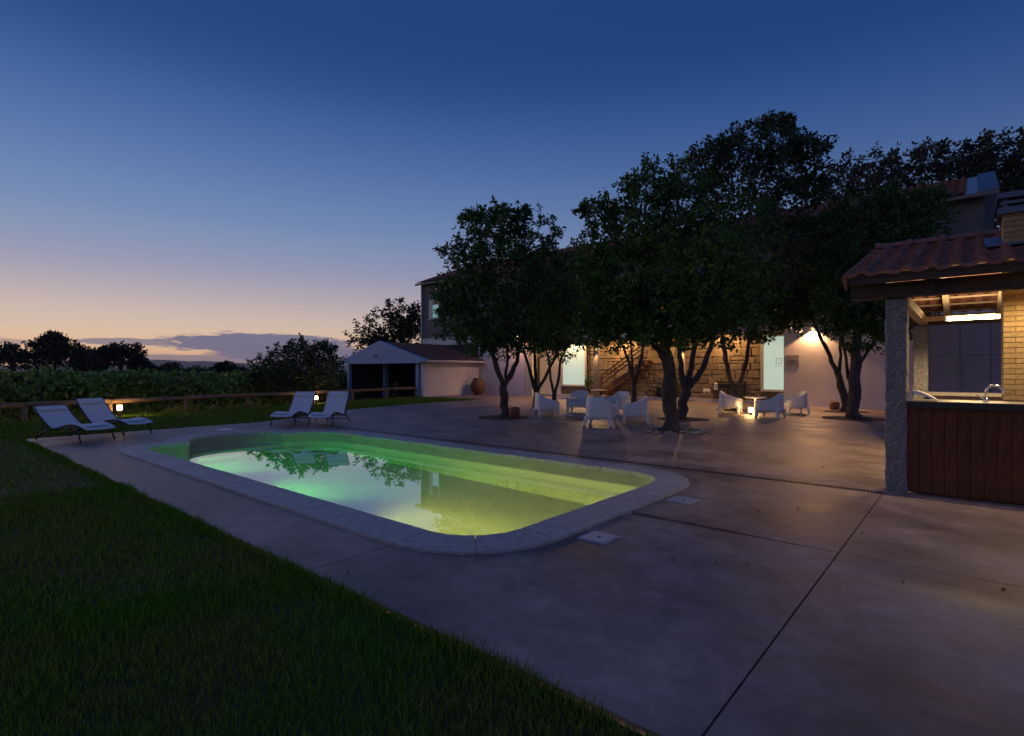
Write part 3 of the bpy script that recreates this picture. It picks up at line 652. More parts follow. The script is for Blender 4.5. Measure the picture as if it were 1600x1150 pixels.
# ------------------------------------------------------------------ log fence
fence = empty('log_fence', (fence_x(0), 0, 0), 0, 'low fence of round brown logs along the vineyard edge', 'fence')
FY = [-15.2, -12.6, -10.2, -7.9, -5.44, -3.25, -.82, 1.69, 4.99, 7.4, 9.93, 12.35]
for i, y in enumerate(FY):
    x = fence_x(y) - fence_x(0); MB().tube([(x, y, -.1), (x + .005, y, .2), (x, y, .44)], [.075, .07, .07], 10).build('post', 'log', fence, smooth=True)
    if i:
        xa = fence_x(FY[i - 1]) - fence_x(0); j = .012 * (i % 2)
        MB().tube([(xa, FY[i - 1] + .004, .50 + j), ((xa + x) / 2, (FY[i - 1] + y) / 2, .505 + j), (x, y - .004, .50 + j)], [.085, .08, .078], 10).build('rail', 'log', fence, smooth=True)

# ------------------------------------------------------------------ garden lamps
def bollard(loc, label, power, h=.34, glow='warm_glow'):
    t = empty('garden_lamp', loc, 0, label, 'lamp', 'low garden lamps')
    MB().lathe([(.05, 0), (.05, h - .16)], 12).build('post', 'frame_dark', t, smooth=False)
    MB().lathe([(.06, h - .16), (.075, h - .15), (.075, h - .02), (.06, h)], 14).build('lamp_glass', glow, t, smooth=True)
    MB().lathe([(.085, h), (.085, h + .012), (.03, h + .03)], 14).build('cap', 'frame_dark', t)
    for dx, dy in ((-.16, 0), (.16, 0), (0, -.16), (0, .16)): point_light('glow', (dx, dy, h - .06), power / 4, (1, .55, .2), .06, t)
    return t
bollard((-20.45, -3.1, -.03), 'glowing low lamp beside the fence post behind the left loungers', 18, .42)
bollard((-22.0, 4.75, -.03), 'glowing low lamp seen past the backrest of a middle lounger', 13, .40)

# ------------------------------------------------------------------ loungers
def lounger(label, loc, rz, lift):
    """x runs from the foot (0) to the head, y across"""
    t = empty('sun_lounger', loc, rz, label, 'sun lounger', 'sun loungers by the pool')
    bl = .82; ca, sa = math.cos(lift), math.sin(lift)
    prof = [(-.02, .285), (.12, .335), (.28, .375), (.46, .385), (.66, .36), (.86, .31), (1.04, .272), (1.17, .262)]
    back = [(1.17 + ca * bl * k / 5, .262 + sa * bl * k / 5 - .03 * math.sin(math.pi * k / 5)) for k in range(1, 6)]
    pr = prof + back; hw = .30
    mb = MB(); n = len(pr); vs = []
    for zz in (0, -.012):
        for x, z in pr:
            for y in (-hw, -hw * .5, 0, hw * .5, hw): vs.append((x, y, z + zz - .018 * (1 - (y / hw) ** 2)))
    fs = []
    for i in range(n - 1):
        for k in range(4):
            a = i * 5 + k; fs.append((a, a + 1, a + 6, a + 5)); b_ = a + n * 5; fs.append((b_ + 5, b_ + 6, b_ + 1, b_))
    mb.add(vs, [tuple(reversed(f)) for f in fs]); mb.build('sling', 'sling', t, smooth=True)
    hx = [(1.17 + ca * bl * q, .262 + sa * bl * q) for q in (.8, .9, 1.0)]
    mb = MB(); vs = []
    for x, z in hx:
        for y in (-hw + .01, hw - .01): vs += [(x - sa * .004, y, z + ca * .004), (x - sa * .015, y, z + ca * .015)]
    mb.add(vs, [(1, 5, 7, 3), (5, 9, 11, 7), (0, 2, 6, 4), (4, 6, 10, 8), (0, 4, 5, 1), (4, 8, 9, 5), (2, 3, 7, 6), (6, 7, 11, 10), (0, 1, 3, 2), (8, 10, 11, 9)])
    mb.build('headrest', 'sling', t)
    for s in (-1, 1):
        MB().tube([(x, s * (hw + .014), z - .012) for x, z in prof], .016, 7).build('side_rail', 'frame_dark', t, smooth=True)
        MB().tube([(x, s * (hw + .014), z - .012) for x, z in [prof[-1]] + back], .016, 7).build('back_rail', 'frame_dark', t, smooth=True)
        MB().tube([(.22, s * (hw + .014), .35), (.16, s * (hw + .02), .16), (.08, s * (hw + .03), .012)], .017, 7).build('leg', 'frame_dark', t, smooth=True)
        MB().tube([(1.10, s * (hw + .014), .26), (1.42, s * (hw + .016), .20), (1.62, s * (hw + .02), .11), (1.72, s * (hw + .03), .012)], .017, 7).build('leg', 'frame_dark', t, smooth=True)
        bx_, bz_ = 1.17 + ca * bl * .5, .262 + sa * bl * .5
        MB().tube([(bx_, s * (hw - .02), bz_ - .03), (1.60, s * (hw - .02), .13)], .011, 6).build('back_strut', 'frame_dark', t)
    for x, z in ((.12, .32), (1.17, .235), (1.64, .10)): MB().tube([(x, -hw - .01, z), (x, hw + .01, z)], .013, 6).build('crossbar', 'frame_dark', t)
    MB().tube([(pr[-1][0], -hw - .014, pr[-1][1]), (pr[-1][0], hw + .014, pr[-1][1])], .016, 6).build('crossbar', 'frame_dark', t)
    return t
def place(feet, head): # uv pairs
    fx, fy = -feet[0], feet[1]; hx, hy = -head[0], head[1]; return (fx, fy, 0), math.atan2(hy - fy, hx - fx)
l_, r_ = place((13.27, -5.17), (15.1, -5.73)); lounger('white sling lounger nearest the lawn corner, backrest half raised', l_, r_, R(33))
l_, r_ = place((14.02, -4.24), (15.75, -4.90)); lounger('white sling lounger in front of the fence lamp, steep backrest', l_, r_, R(43))
l_, r_ = place((13.42, -1.15), (14.65, .30)); lounger('white sling lounger left of the far pair, lamp glowing behind its backrest', l_, r_, R(48))
l_, r_ = place((12.42, -.62), (13.7, .86)); lounger('white sling lounger right of the far pair, backrest against the carport view', l_, r_, R(50))

# ------------------------------------------------------------------ lids on the terrace
def lid(u, v, label, rz=0):
    t = empty('valve_box', (-u, v, 0), rz, label, 'lid', 'square lids beside the coping')
    MB().box(-.145, .145, -.145, .145, -.02, .006).build('frame', 'steel_lid', t, bevel=.003)
    MB().box(-.125, .125, -.125, .125, .0065, .010).build('cover', 'steel_lid', t, bevel=.002)
    MB().lathe([(.018, .0105), (.018, .0135), (.01, .0145)], 10).build('lifting_hole', 'drain', t)
lid(1.72, -4.02, 'square pale metal lid on concrete, the one nearer the camera', R(2))
lid(1.72, -2.16, 'square pale metal lid on concrete by the far corner of the coping', R(-3))
t = empty('skimmer_lid', (-13.75, -2.45, 0), 0, 'round white lid set in the patio beyond the pool steps', 'lid')
MB().lathe([(.20, -.02), (.20, .004), (.19, .007), (.165, .008)], 26).build('rim', 'plastic_white', t); MB().lathe([(.16, 0), (.16, .010), (.15, .012)], 26).build('cover', 'plastic_white', t)

# ------------------------------------------------------------------ house
HY = 17.4; HL, HR = -29.6, 1.15; BACK = HY + 9.5
house = empty('house', (0, HY, 0), 0, 'long two-storey house with white ground floor, grey upper storey and tiled roof', 'house')
def hb(name, m, *boxes, bevel=0, parent=None):
    mb = MB()
    for x0, x1, y0, y1, z0, z1 in boxes: mb.box(x0, x1, y0 - HY, y1 - HY, z0, z1)
    return mb.build(name, m, parent or house, bevel=bevel)
RL, RRR = -20.0, -5.45        # porch recess between these
YS = 18.75
UP = 3.88
lw = hb('wall', 'white_wall', (HL, RL, HY, HY + .3, -.7, UP))
hb('wall', 'white_wall', (RRR, .25, HY, HY + .3, -.1, UP))
hb('wall', 'white_wall', (2.0, 8.0, HY, HY + .3, -.1, UP))
hb('wall', 'white_wall', (.25, 2.0, HY, HY + .3, 3.1, UP))
hb('wall', 'white_wall', (HL, HL + .3, HY + .3, BACK, -.7, UP)); hb('wall', 'white_wall', (HL, 8, BACK, BACK + .3, -.7, UP))
hb('wall', 'white_wall', (RL - .3, RL, HY + .3, YS + .3, -.1, 3.45)); hb('wall', 'white_wall', (RRR, RRR + .3, HY + .3, YS + .3, -.1, 3.45))
hb('upper_wall', 'grey_clad', (HL - .02, HR, HY - .06, HY + .24, UP, 7.75)); hb('upper_wall', 'grey_clad', (HL - .02, HL + .28, HY + .24, BACK + .2, UP, 7.75)); hb('upper_wall', 'grey_clad', (HR - .3, HR, HY + .24, BACK + .2, UP, 7.75))
hb('porch_ceiling', 'white_wall', (RL, RRR, HY + .3, YS + .3, 3.45, 3.6)); hb('lintel', 'white_wall', (RL, RRR, HY, HY + .3, 3.25, UP))
hb('flat_roof', 'gutter', (HR, 8.2, HY - .1, BACK + .3, UP, UP + .12))
# pale corner trim and downpipe at the left end
MB().tube([(HL + .06, -.12, 3.2), (HL + .06, -.12, 7.7)], .05, 8).build('downpipe', 'trim', house)
# upstairs window
hw_ = hb('window', 'trim', (-28.75, -27.6, HY - .10, HY - .062, 5.22, 6.92))
hw_['label'] = 'white framed upstairs window at the left end of the house'
hb('pane', 'window_glass', (-28.30, -27.68, HY - .13, HY - .102, 6.22, 6.84), parent=hw_)
hb('pane', 'sky_glow_pane', (-28.30, -27.68, HY - .13, HY - .102, 5.30, 6.18), parent=hw_)
hb('glazing_bar', 'trim', (-28.30, -27.68, HY - .135, HY - .102, 6.181, 6.219), parent=hw_)
hb('frame', 'trim', (-28.36, -28.30, HY - .14, HY - .102, 5.24, 6.90), (-27.68, -27.62, HY - .14, HY - .102, 5.24, 6.90), (-28.299, -27.681, HY - .14, HY - .102, 5.24, 5.30), (-28.299, -27.681, HY - .14, HY - .102, 6.84, 6.90), parent=hw_)
hb('sill', 'trim', (-28.8, -27.55, HY - .2, HY - .062, 5.16, 5.22), parent=hw_)
# tiled roof with gutter
def tiled_plane(name, p0, along, up, w, l, pitch, row, m, parent):
    """p0 corner at the eave, along unit vector, up-slope unit vector"""
    n = along.cross(up).normalized(); nc = int(w / pitch); nr = int(l / row); V = []; F = []
    prof = [(0, 0), (.18, .0), (.30, .03), (.45, .07), (.60, .07), (.75, .03), (.88, 0)]
    k = len(prof) * nc + 1
    for r in range(nr):
        for e, lift in ((0, .045), (1, .012)):
            for c in range(nc):
                for a, h in prof: V.append(p0 + along * ((c + a) * pitch) + up * ((r + e) * row) + n * (h + lift))
            V.append(p0 + along * (nc * pitch) + up * ((r + e) * row) + n * lift)
    for r in range(2 * nr - 1):
        for c in range(k - 1): F.append((r * k + c, r * k + c + 1, (r + 1) * k + c + 1, (r + 1) * k + c))
    return MB().add(V, F).build(name, m, parent)
pt = R(21); upv = Vector((0, math.cos(pt), math.sin(pt)))
rf = tiled_plane('roof', Vector((HL - .06, -.50, 7.78)), Vector((1, 0, 0)), upv, HR - HL - .34, 5.8, .30, .38, 'tile_far', house)
MB().add([(HL - .06, -.5, 7.76), (HR + .35, -.5, 7.76), (HR + .35, 4.9, 9.83), (HL - .06, 4.9, 9.83), (HR + .35, 10.2, 7.76), (HL - .06, 10.2, 7.76)], [(3, 2, 1, 0), (5, 4, 2, 3), (0, 1, 4, 5)]).build('soffit', 'gutter', rf)
mb = MB(); mb.box(HL - .10, HR + .38, -.60, -.50, 7.64, 7.76); mb.build('gutter', 'column', rf)
mb = MB(); a = Vector((HR - .18, -.52, 7.86)); e = a + upv * 5.8
mb.add([a, a + Vector((.56, 0, 0)), e + Vector((.56, 0, 0)), e, a + Vector((0, 0, -.1)), a + Vector((.56, 0, -.12)), e + Vector((.56, 0, -.12)), e + Vector((0, 0, -.1))], [(0, 1, 2, 3), (0, 4, 5, 1), (1, 5, 6, 2), (3, 7, 4, 0), (4, 7, 6, 5)]); mb.build('verge_flashing', 'metal_grey', rf)

# porch: stone wall
sw = hb('stone_wall', 'mortar', (RL, RRR, YS + .02, YS + .3, -.1, 3.45)); sw['label'] = 'wall of irregular golden stones at the back of the porch'
x = -16.3; rows = []; z = .04
while z < 3.4:
    h = random.uniform(.26, .46); rows.append((z, min(h, 3.44 - z))); z += h
for (z0, h) in rows:
    x = -16.35 - random.uniform(0, .3)
    while x < -6.75:
        wdt = random.uniform(.32, .78)
        parts = [(z0, h)] if (h < .34 or random.random() < .6) else [(z0, h * random.uniform(.4, .6))]
        if len(parts) == 1 and parts[0][1] < h: parts.append((z0 + parts[0][1], h - parts[0][1]))
        for (a0, hh) in parts:
            x0, x1 = max(x, -16.35), min(x + wdt, -6.75)
            if x1 - x0 < .12 or hh < .08: continue
            g_ = .014; j = lambda: random.uniform(-.05, .05)
            c4 = [(x0 + g_ + j() * .6, a0 + g_ + j() * .6), (x1 - g_ + j() * .6, a0 + g_ + j() * .6), (x1 - g_ + j(), a0 + hh - g_ + j() * .6), (x0 + g_ + j(), a0 + hh - g_ + j() * .6)]
            cx = sum(p[0] for p in c4) / 4; cz = sum(p[1] for p in c4) / 4; d_ = random.uniform(.03, .065); yb = YS + .025 - HY
            vs = [(p[0], yb, p[1]) for p in c4] + [(p[0], yb - d_ * .6, p[1]) for p in c4] + [(cx + (p[0] - cx) * .86, yb - d_, cz + (p[1] - cz) * .84) for p in c4]
            fs = [(8, 9, 10, 11)]
            for q in range(4): w_ = (q + 1) % 4; fs += [(q, w_, 4 + w_, 4 + q), (4 + q, 4 + w_, 8 + w_, 8 + q)]
            MB().add(vs, fs).build('stone', 'stone', sw)
        x += wdt
hb('plinth', 'trim', (RL, RRR, YS - .45, YS + .0, -.05, .13))
# beige returns, glazing
hb('pilaster', 'pale_frame', (-19.98, -19.45, HY + .02, HY + .34, 0, 3.25))
hb('inner_wall', 'white_wall', (-19.9, -18.15, YS - .12, YS + .01, .13, 3.44)); hb('recess_shade_panel', 'interior', (-20.6 + .7, -19.80, YS - .15, YS - .121, .13, 2.4))  # flat near-black panel on the inner wall; recess shade put into its colour
def glazing(x0, x1, z0, z1, label, mark):
    w_ = hb('window', 'pale_frame', (x0, x1, YS - .16, YS - .10, z0, z0 + .10), (x0, x1, YS - .16, YS - .10, z1 - .1, z1), (x0, x0 + .14, YS - .16, YS - .10, z0 + .101, z1 - .101), (x1 - .10, x1, YS - .16, YS - .10, z0 + .101, z1 - .101)); w_['label'] = label
    p = hb('pane', 'frosted', (x0 + .141, x1 - .101, YS - .145, YS - .12, z0 + .101, z1 - .101), parent=w_)
    cx, cz = mark; y0, y1 = YS - .149, YS - .1455
    hb('logo', 'glass_mark', (cx - .13, cx + .13, y0, y1, cz + .10, cz + .12), (cx - .13, cx + .13, y0, y1, cz - .14, cz - .12), (cx - .13, cx - .11, y0, y1, cz - .119, cz + .099), (cx + .11, cx + .13, y0, y1, cz - .119, cz + .099), (cx - .05, cx + .05, y0, y1, cz - .03, cz - .01), (cx - .16, cx + .16, y0, y1, cz - .25, cz - .235), parent=w_)
    return w_
glazing(-18.15, -16.36, .60, 3.2, 'lit frosted window with a square logo, left of the stone wall', (-17.1, 2.42))
glazing(-6.75, -5.46, .55, 3.2, 'lit frosted window with a square logo, right of the stone wall', (-5.95, 1.98))
hb('window_base', 'mortar', (-18.15, -16.36, YS - .14, YS + .0, .13, .599)); hb('window_base', 'mortar', (-6.75, -5.46, YS - .14, YS + .0, .13, .549))
hb('porch_column', 'column', (-15.15, -14.85, HY + .02, HY + .28, 0, 3.25), bevel=.01)
hb('porch_post', 'pale_frame', (-10.10, -9.98, HY + .05, HY + .2, 0, 3.25), bevel=.01)
# grey panelled doors seen through the kiosk
dp = hb('panel_door', 'grey_panel', (-.9, 2.6, HY - .06, HY - .002, 0, 3.6))
for x0, x1 in ((-.88, -.46), (-.40, .44), (.50, 1.30), (1.33, 2.58)):
    for z0, z1 in ((.02, 2.07), (2.10, 3.58)): hb('panel', 'grey_panel', (x0, x1, HY - .09, HY - .061, z0, z1), parent=dp, bevel=.004)
hb('handle', 'gutter', (.455, .485, HY - .12, HY - .061, .2, 2.0), parent=dp)
# plaque
pq = hb('plaque', 'plaque', (-5.36, -4.84, HY - .03, HY - .001, 1.74, 2.2), bevel=.004)
mb = MB(); 
for a_, b_, c_, d2 in ((-5.24, -5.16, 1.92, 1.95), (-5.14, -5.08, 1.90, 1.97), (-5.06, -5.00, 1.92, 1.95), (-4.98, -4.95, 1.89, 1.99), (-5.2, -5.0, 1.84, 1.855)): mb.box(a_, b_, -.034, -.031, c_, d2)
mb.build('lettering', 'dark_ink', pq)
pq['label'] = 'small grey plaque on the lamp-lit wall'
# wall lamps (part of the house)
def wall_lamp(x, y, z, power, ny=-1, col=(1, .58, .24), label=None, spot=150):
    mb = MB(); mb.box(x - .06, x + .06, y - HY - .10, y - HY - .001, z, z + .16); o = mb.build('wall_lamp', 'gutter', house, bevel=.008)
    g_ = MB().box(x - .05, x + .05, y - HY - .09, y - HY - .012, z - .012, z - .001).build('lamp_glass', 'lamp_glow', o)
    point_light('lamp_light', (x, y - HY - .17, z - .04), power * .5, col, .05, o, 'SPOT', (spot, .25), (0, 0, 0))
    point_light('lamp_light', (x, y - HY - .20, z - .04), power * .7, col, .05, o, 'SPOT', (120, .5), (R(-48), 0, 0))
    return o
wall_lamp(-4.3, HY, 3.32, 430, spot=118, col=(1, .50, .22))
wall_lamp(-14.92, HY + .02, 2.72, 330, spot=60, col=(1, .58, .26))
wall_lamp(-10.04, HY + .05, 2.72, 130, spot=60, col=(1, .58, .26))
o = hb('flood_lamp', 'gutter', (-20.4, -20.2, HY - .5, HY - .001, 3.66, 3.74), bevel=.01)
MB().box(-20.4, -20.2, -.5, -.4, 3.62, 3.655).build('lamp_glass', 'lamp_glow', o)
point_light('lamp_light', (-20.3, -.55, 3.55), 90, (1, .48, .30), .08, o, 'SPOT', (165, .4), (0, 0, 0))
for x, pw in ((-17.2, 190), (-14.0, 190), (-11.2, 60), (-8.3, 160)):
    o = MB().lathe([(.08, 3.43), (.08, 3.449)], 14, (x, YS - .62 - HY)).build('ceiling_lamp', 'trim', house)
    MB().lathe([(.06, 3.424), (.06, 3.4295)], 14, (x, YS - .62 - HY)).build('lamp_glass', 'lamp_glow', o)
    point_light('lamp_light', (x, YS - .62 - HY, 3.38), pw, (1, .56, .22), .05, o, 'SPOT', (165, .3), (0, 0, 0))

# staircase against the stone wall
stc = empty('staircase', (-15.0, YS - .5, .13), 0, 'brown wooden staircase climbing right against the stone wall', 'staircase')
for k in range(10):
    MB().box(.28 * k, .28 * k + .30, -.42, .40, .19 * (k + 1) - .04, .19 * (k + 1)).build('tread', 'stair_wood', stc)
for yy in (-.45, .42): MB().bar((-.12, yy, .0), (2.75, yy, 1.86), .05, .24).build('stringer', 'stair_wood', stc)
for k in range(0, 10, 3): MB().box(.28 * k + .1, .28 * k + .15, -.44, -.39, .19 * (k + 1), .19 * (k + 1) + .92).build('baluster', 'stair_wood', stc)
for dz in (.45, .70, .93): MB().bar((.1, -.415, .19 + dz), (2.72, -.415, 1.92 + dz), .045, .06).build('handrail', 'stair_wood', stc)

# ------------------------------------------------------------------ carport
GL, GR, GY0 = -31.6, -23.75, 12.5
car = empty('carport', ((GL + GR) / 2, GY0, -.6), 0, 'open carport with pale gable front and red tiled roof', 'carport')
GO = Vector((-(GL + GR) / 2, -GY0, .6))
def gb(name, m, *boxes, parent=None, bevel=0):
    mb = MB()
    for b_ in boxes: mb.box(*b_)
    o = mb.build(name, m, parent or car, bevel=bevel)
    if parent is None: o.location = GO
    return o
gb('side_wall', 'white_wall', (GR - .22, GR, GY0 + .05, HY - .002, -.1, 2.16))
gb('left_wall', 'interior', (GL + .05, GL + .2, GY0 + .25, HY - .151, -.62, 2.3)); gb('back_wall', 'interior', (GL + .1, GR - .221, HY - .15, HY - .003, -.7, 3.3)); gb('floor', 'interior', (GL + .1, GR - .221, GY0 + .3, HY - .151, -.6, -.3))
gb('post', 'gable_paint', (GL, GL + .22, GY0, GY0 + .22, -.62, 2.0)); gb('post', 'gable_paint', (GL + 1.25, GL + 1.55, GY0 + 2.0, GY0 + 2.3, -.62, 2.1)); gb('post', 'gable_paint', (GR - .62, GR - .36, GY0 - .01, GY0 + .22, -.1, 2.0))
cx = (GL + GR) / 2; ax = 3.42; ev = 2.06
mb = MB(); ov = .45
P = [(GL - ov, ev - .12), (GR + ov, ev - .12), (GR + ov, ev + .10), (cx, ax), (GL - ov, ev + .10)]
P = [(GL - ov, ev), (GL - .05, 1.98), (GR + .02, 1.98), (GR + ov, ev), (GR + ov, ev + .14), (cx, ax), (GL - ov, ev + .14)]
mb.add([(x, GY0 - .25, z) for x, z in P] + [(x, GY0 + .02, z) for x, z in P], [tuple(range(7))] + [tuple(reversed(range(7, 14)))] + [(i, (i + 1) % 7 + 0, (i + 1) % 7 + 7, i + 7)[::-1] for i in range(7)])
gable = mb.build('gable', 'gable_paint', car); gable.location = GO
mb = MB(); mb.box(cx - .5, cx - .22, GY0 - .33, GY0 - .252, 2.40, 2.5); mb.build('gable_lamp', 'frame_dark', gable)
sl_ = math.atan2(ax - ev - .14, GR + ov - cx); ln = math.hypot(ax - ev - .14, GR + ov - cx)
rgt = tiled_plane('roof', Vector((GR + ov + .05, HY - .02, ev + .16)), Vector((0, -1, 0)), Vector((-math.cos(sl_), 0, math.sin(sl_))), HY - GY0 + .05, ln, .25, .36, 'tile_far', car)
# flip so that normals look up
bm = bmesh.new(); bm.from_mesh(rgt.data); bmesh.ops.reverse_faces(bm, faces=bm.faces[:]); bm.to_mesh(rgt.data); bm.free()
for v in rgt.data.vertices: pass
rgt.location = GO
lft = tiled_plane('roof', Vector((GL - ov, GY0 - .1, ev + .16)), Vector((0, 1, 0)), Vector((math.cos(sl_), 0, math.sin(sl_))), HY - GY0 + .05, ln, .25, .36, 'tile_far', car); lft.location = GO
mb = MB(); mb.add([(GR + ov, GY0, ev + .06), (GR + ov, HY - .01, ev + .06), (cx, HY - .01, ax - .08), (cx, GY0, ax - .08), (GL - ov, GY0, ev + .06), (GL - ov, HY - .01, ev + .06)], [(0, 3, 2, 1), (3, 4, 5, 2)]); o = mb.build('soffit', 'gutter', car); o.location = GO
gb('gutter', 'trim', (GR + ov - .02, GR + ov + .10, GY0 - .2, HY - .01, ev - .02, ev + .10))
mb = MB(); mb.tube([(GR + ov, HY - .3, ev), (GR + .3, HY - .2, ev - .3), (GR + .1, HY - .12, ev - .5), (GR + .1, HY - .12, 0)], .045, 8); o = mb.build('downpipe', 'gutter', car); o.location = GO

# jar, pots, plants
def lathe_thing(name, label, cat, loc, prof, m, n=26, group=None):
    o = MB().lathe(prof, n).build(name, m, smooth=True); o.location = loc; return tag(o, label, cat, group)
lathe_thing('clay_jar', 'big round clay jar against the carport side wall', 'jar', (-22.95, 16.3, .0), [(.20, 0), (.26, .06), (.42, .32), (.47, .55), (.43, .76), (.30, .93), (.24, .98), (.30, 1.06), (.28, 1.07), (.20, .99), (.18, .9)], 'clay_jar', 30)
POT = [(.13, 0), (.15, .01), (.20, .30), (.22, .31), (.22, .38), (.19, .38), (.17, .30)]
p = gnd(804, 17.3); lathe_thing('plant_pot', 'small terracotta pot right of the leftmost tree trunk', 'pot', (p.x, p.y, .008), [(.14, 0), (.17, .02), (.18, .22), (.15, .33), (.11, .34), (.10, .30)], 'terracotta', 20, 'terracotta pots at the tree feet')
p = gnd(1304, 21.2); lathe_thing('plant_pot', 'small terracotta pot left of the leaning tree by the lit wall', 'pot', (p.x, p.y, .008), [(.14, 0), (.17, .02), (.18, .22), (.15, .30), (.11, .31), (.10, .28)], 'terracotta', 20, 'terracotta pots at the tree feet')
def potted(label, loc, h, n, potm, leafm, flowers=0, spread=.25, name='potted_plant', s=1.0):
    t = empty(name, loc, 0, label, 'plant')
    MB().lathe([(r * s, z * s) for r, z in POT], 18).build('pot', potm, t, smooth=True)
    mb = MB(); VS = []
    for k in range(n):
        a = random.uniform(0, 6.28); q = random.uniform(.3, 1) * spread; top = h * random.uniform(.6, 1)
        b0 = Vector((0, 0, .33 * s)); b1 = Vector((math.cos(a) * q, math.sin(a) * q, .33 * s + top)); mb.tube([b0, b0.lerp(b1, .5) + Vector((0, 0, .05)), b1], [.012, .009, .004], 5)
        tt = rng.uniform(.35, 1, 14)[:, None]; VS.append(leaves(np.array(b0) + (np.array(b1) - np.array(b0)) * tt + rng.normal(size=(14, 3)) * .03, .16, None, .4))
    mb.build('stem', 'bark', t); leaf_mesh('foliage', np.concatenate(VS), leafm, t)
    for k in range(flowers):
        a = random.uniform(0, 6.28); o = MB().lathe([(.005, 0), (.045, .02), (.03, .05), (.005, .06)], 8).build('flower', 'flower', t, smooth=True); o.location = (math.cos(a) * spread, math.sin(a) * spread * .8, .33 * s + random.uniform(.15, 1) * h)
    return t
p = gnd(880, 29.5); potted('potted green plant under the left frosted window', (p.x, YS - .30, .13), .75, 9, 'dark_pot', 'leaf_vine')
p = gnd(1038, 27.0); potted('bushy white-flowered plant at the foot of the stone wall', (-10.95, YS - .25, .13), .75, 16, 'dark_pot', 'leaf_vine', 6, .4)
potted('low pale-flowered plant beside the staircase foot of the stone wall', (-11.75, YS - .25, .13), .35, 9, 'dark_pot', 'leaf_olive', 7, .3, s=.8)
potted('small spiky plant in front of the open carport', (-25.6, 12.0, -.25), .75, 10, 'dark_pot', 'leaf_olive', 0, .22)

# bench by the stone wall with white things on it
bn = empty('bench', (-8.15, YS - .28, .13), 0, 'dark slatted bench against the stone wall behind the V-trunk tree', 'bench')
for k in range(4): MB().box(-.75, .75, -.20 + k * .10, -.20 + k * .10 + .075, .42, .445).build('seat_slat', 'frame_dark', bn)
for k in range(3): MB().box(-.75, .75, .20, .222, .56 + k * .12, .56 + k * .12 + .07).build('back_slat', 'frame_dark', bn)
for x in (-.68, .64):
    for y in (-.18, .17): MB().box(x, x + .045, y, y + .03, 0, .418).build('leg', 'frame_dark', bn)
    MB().box(x, x + .045, .223, .25, .40, .9).build('back_post', 'frame_dark', bn)
lathe_thing('lantern', 'white lantern standing on the slatted bench', 'lantern', (-8.75, YS - .36, .577), [(.10, 0), (.11, .02), (.09, .05), (.09, .26), (.11, .28), (.05, .36), (.03, .37)], 'plastic_white', 16)
mb = MB(); V = []
for i in range(9):
    for k in range(5):
        a = i / 8; V.append((a * .34, -.02 - .16 * math.sin(k / 4 * 1.5) + .02 * math.sin(i * 2.1), .03 + .012 * math.sin(i * 1.7) - .32 * max(0, k / 4 - .45) ** 1.2 * (1 + .3 * math.sin(i))))
mb.add(V + [(x, y + .012, z - .012) for x, y, z in V], [(i * 5 + k, (i + 1) * 5 + k, (i + 1) * 5 + k + 1, i * 5 + k + 1) for i in range(8) for k in range(4)] + [(45 + i * 5 + k, 45 + i * 5 + k + 1, 45 + (i + 1) * 5 + k + 1, 45 + (i + 1) * 5 + k) for i in range(8) for k in range(4)])
o = mb.build('cloth', 'plastic_white', smooth=True); o.location = (-9.35, YS - .30, .60); tag(o, 'white cloth hanging over the left end of the slatted bench', 'cloth')

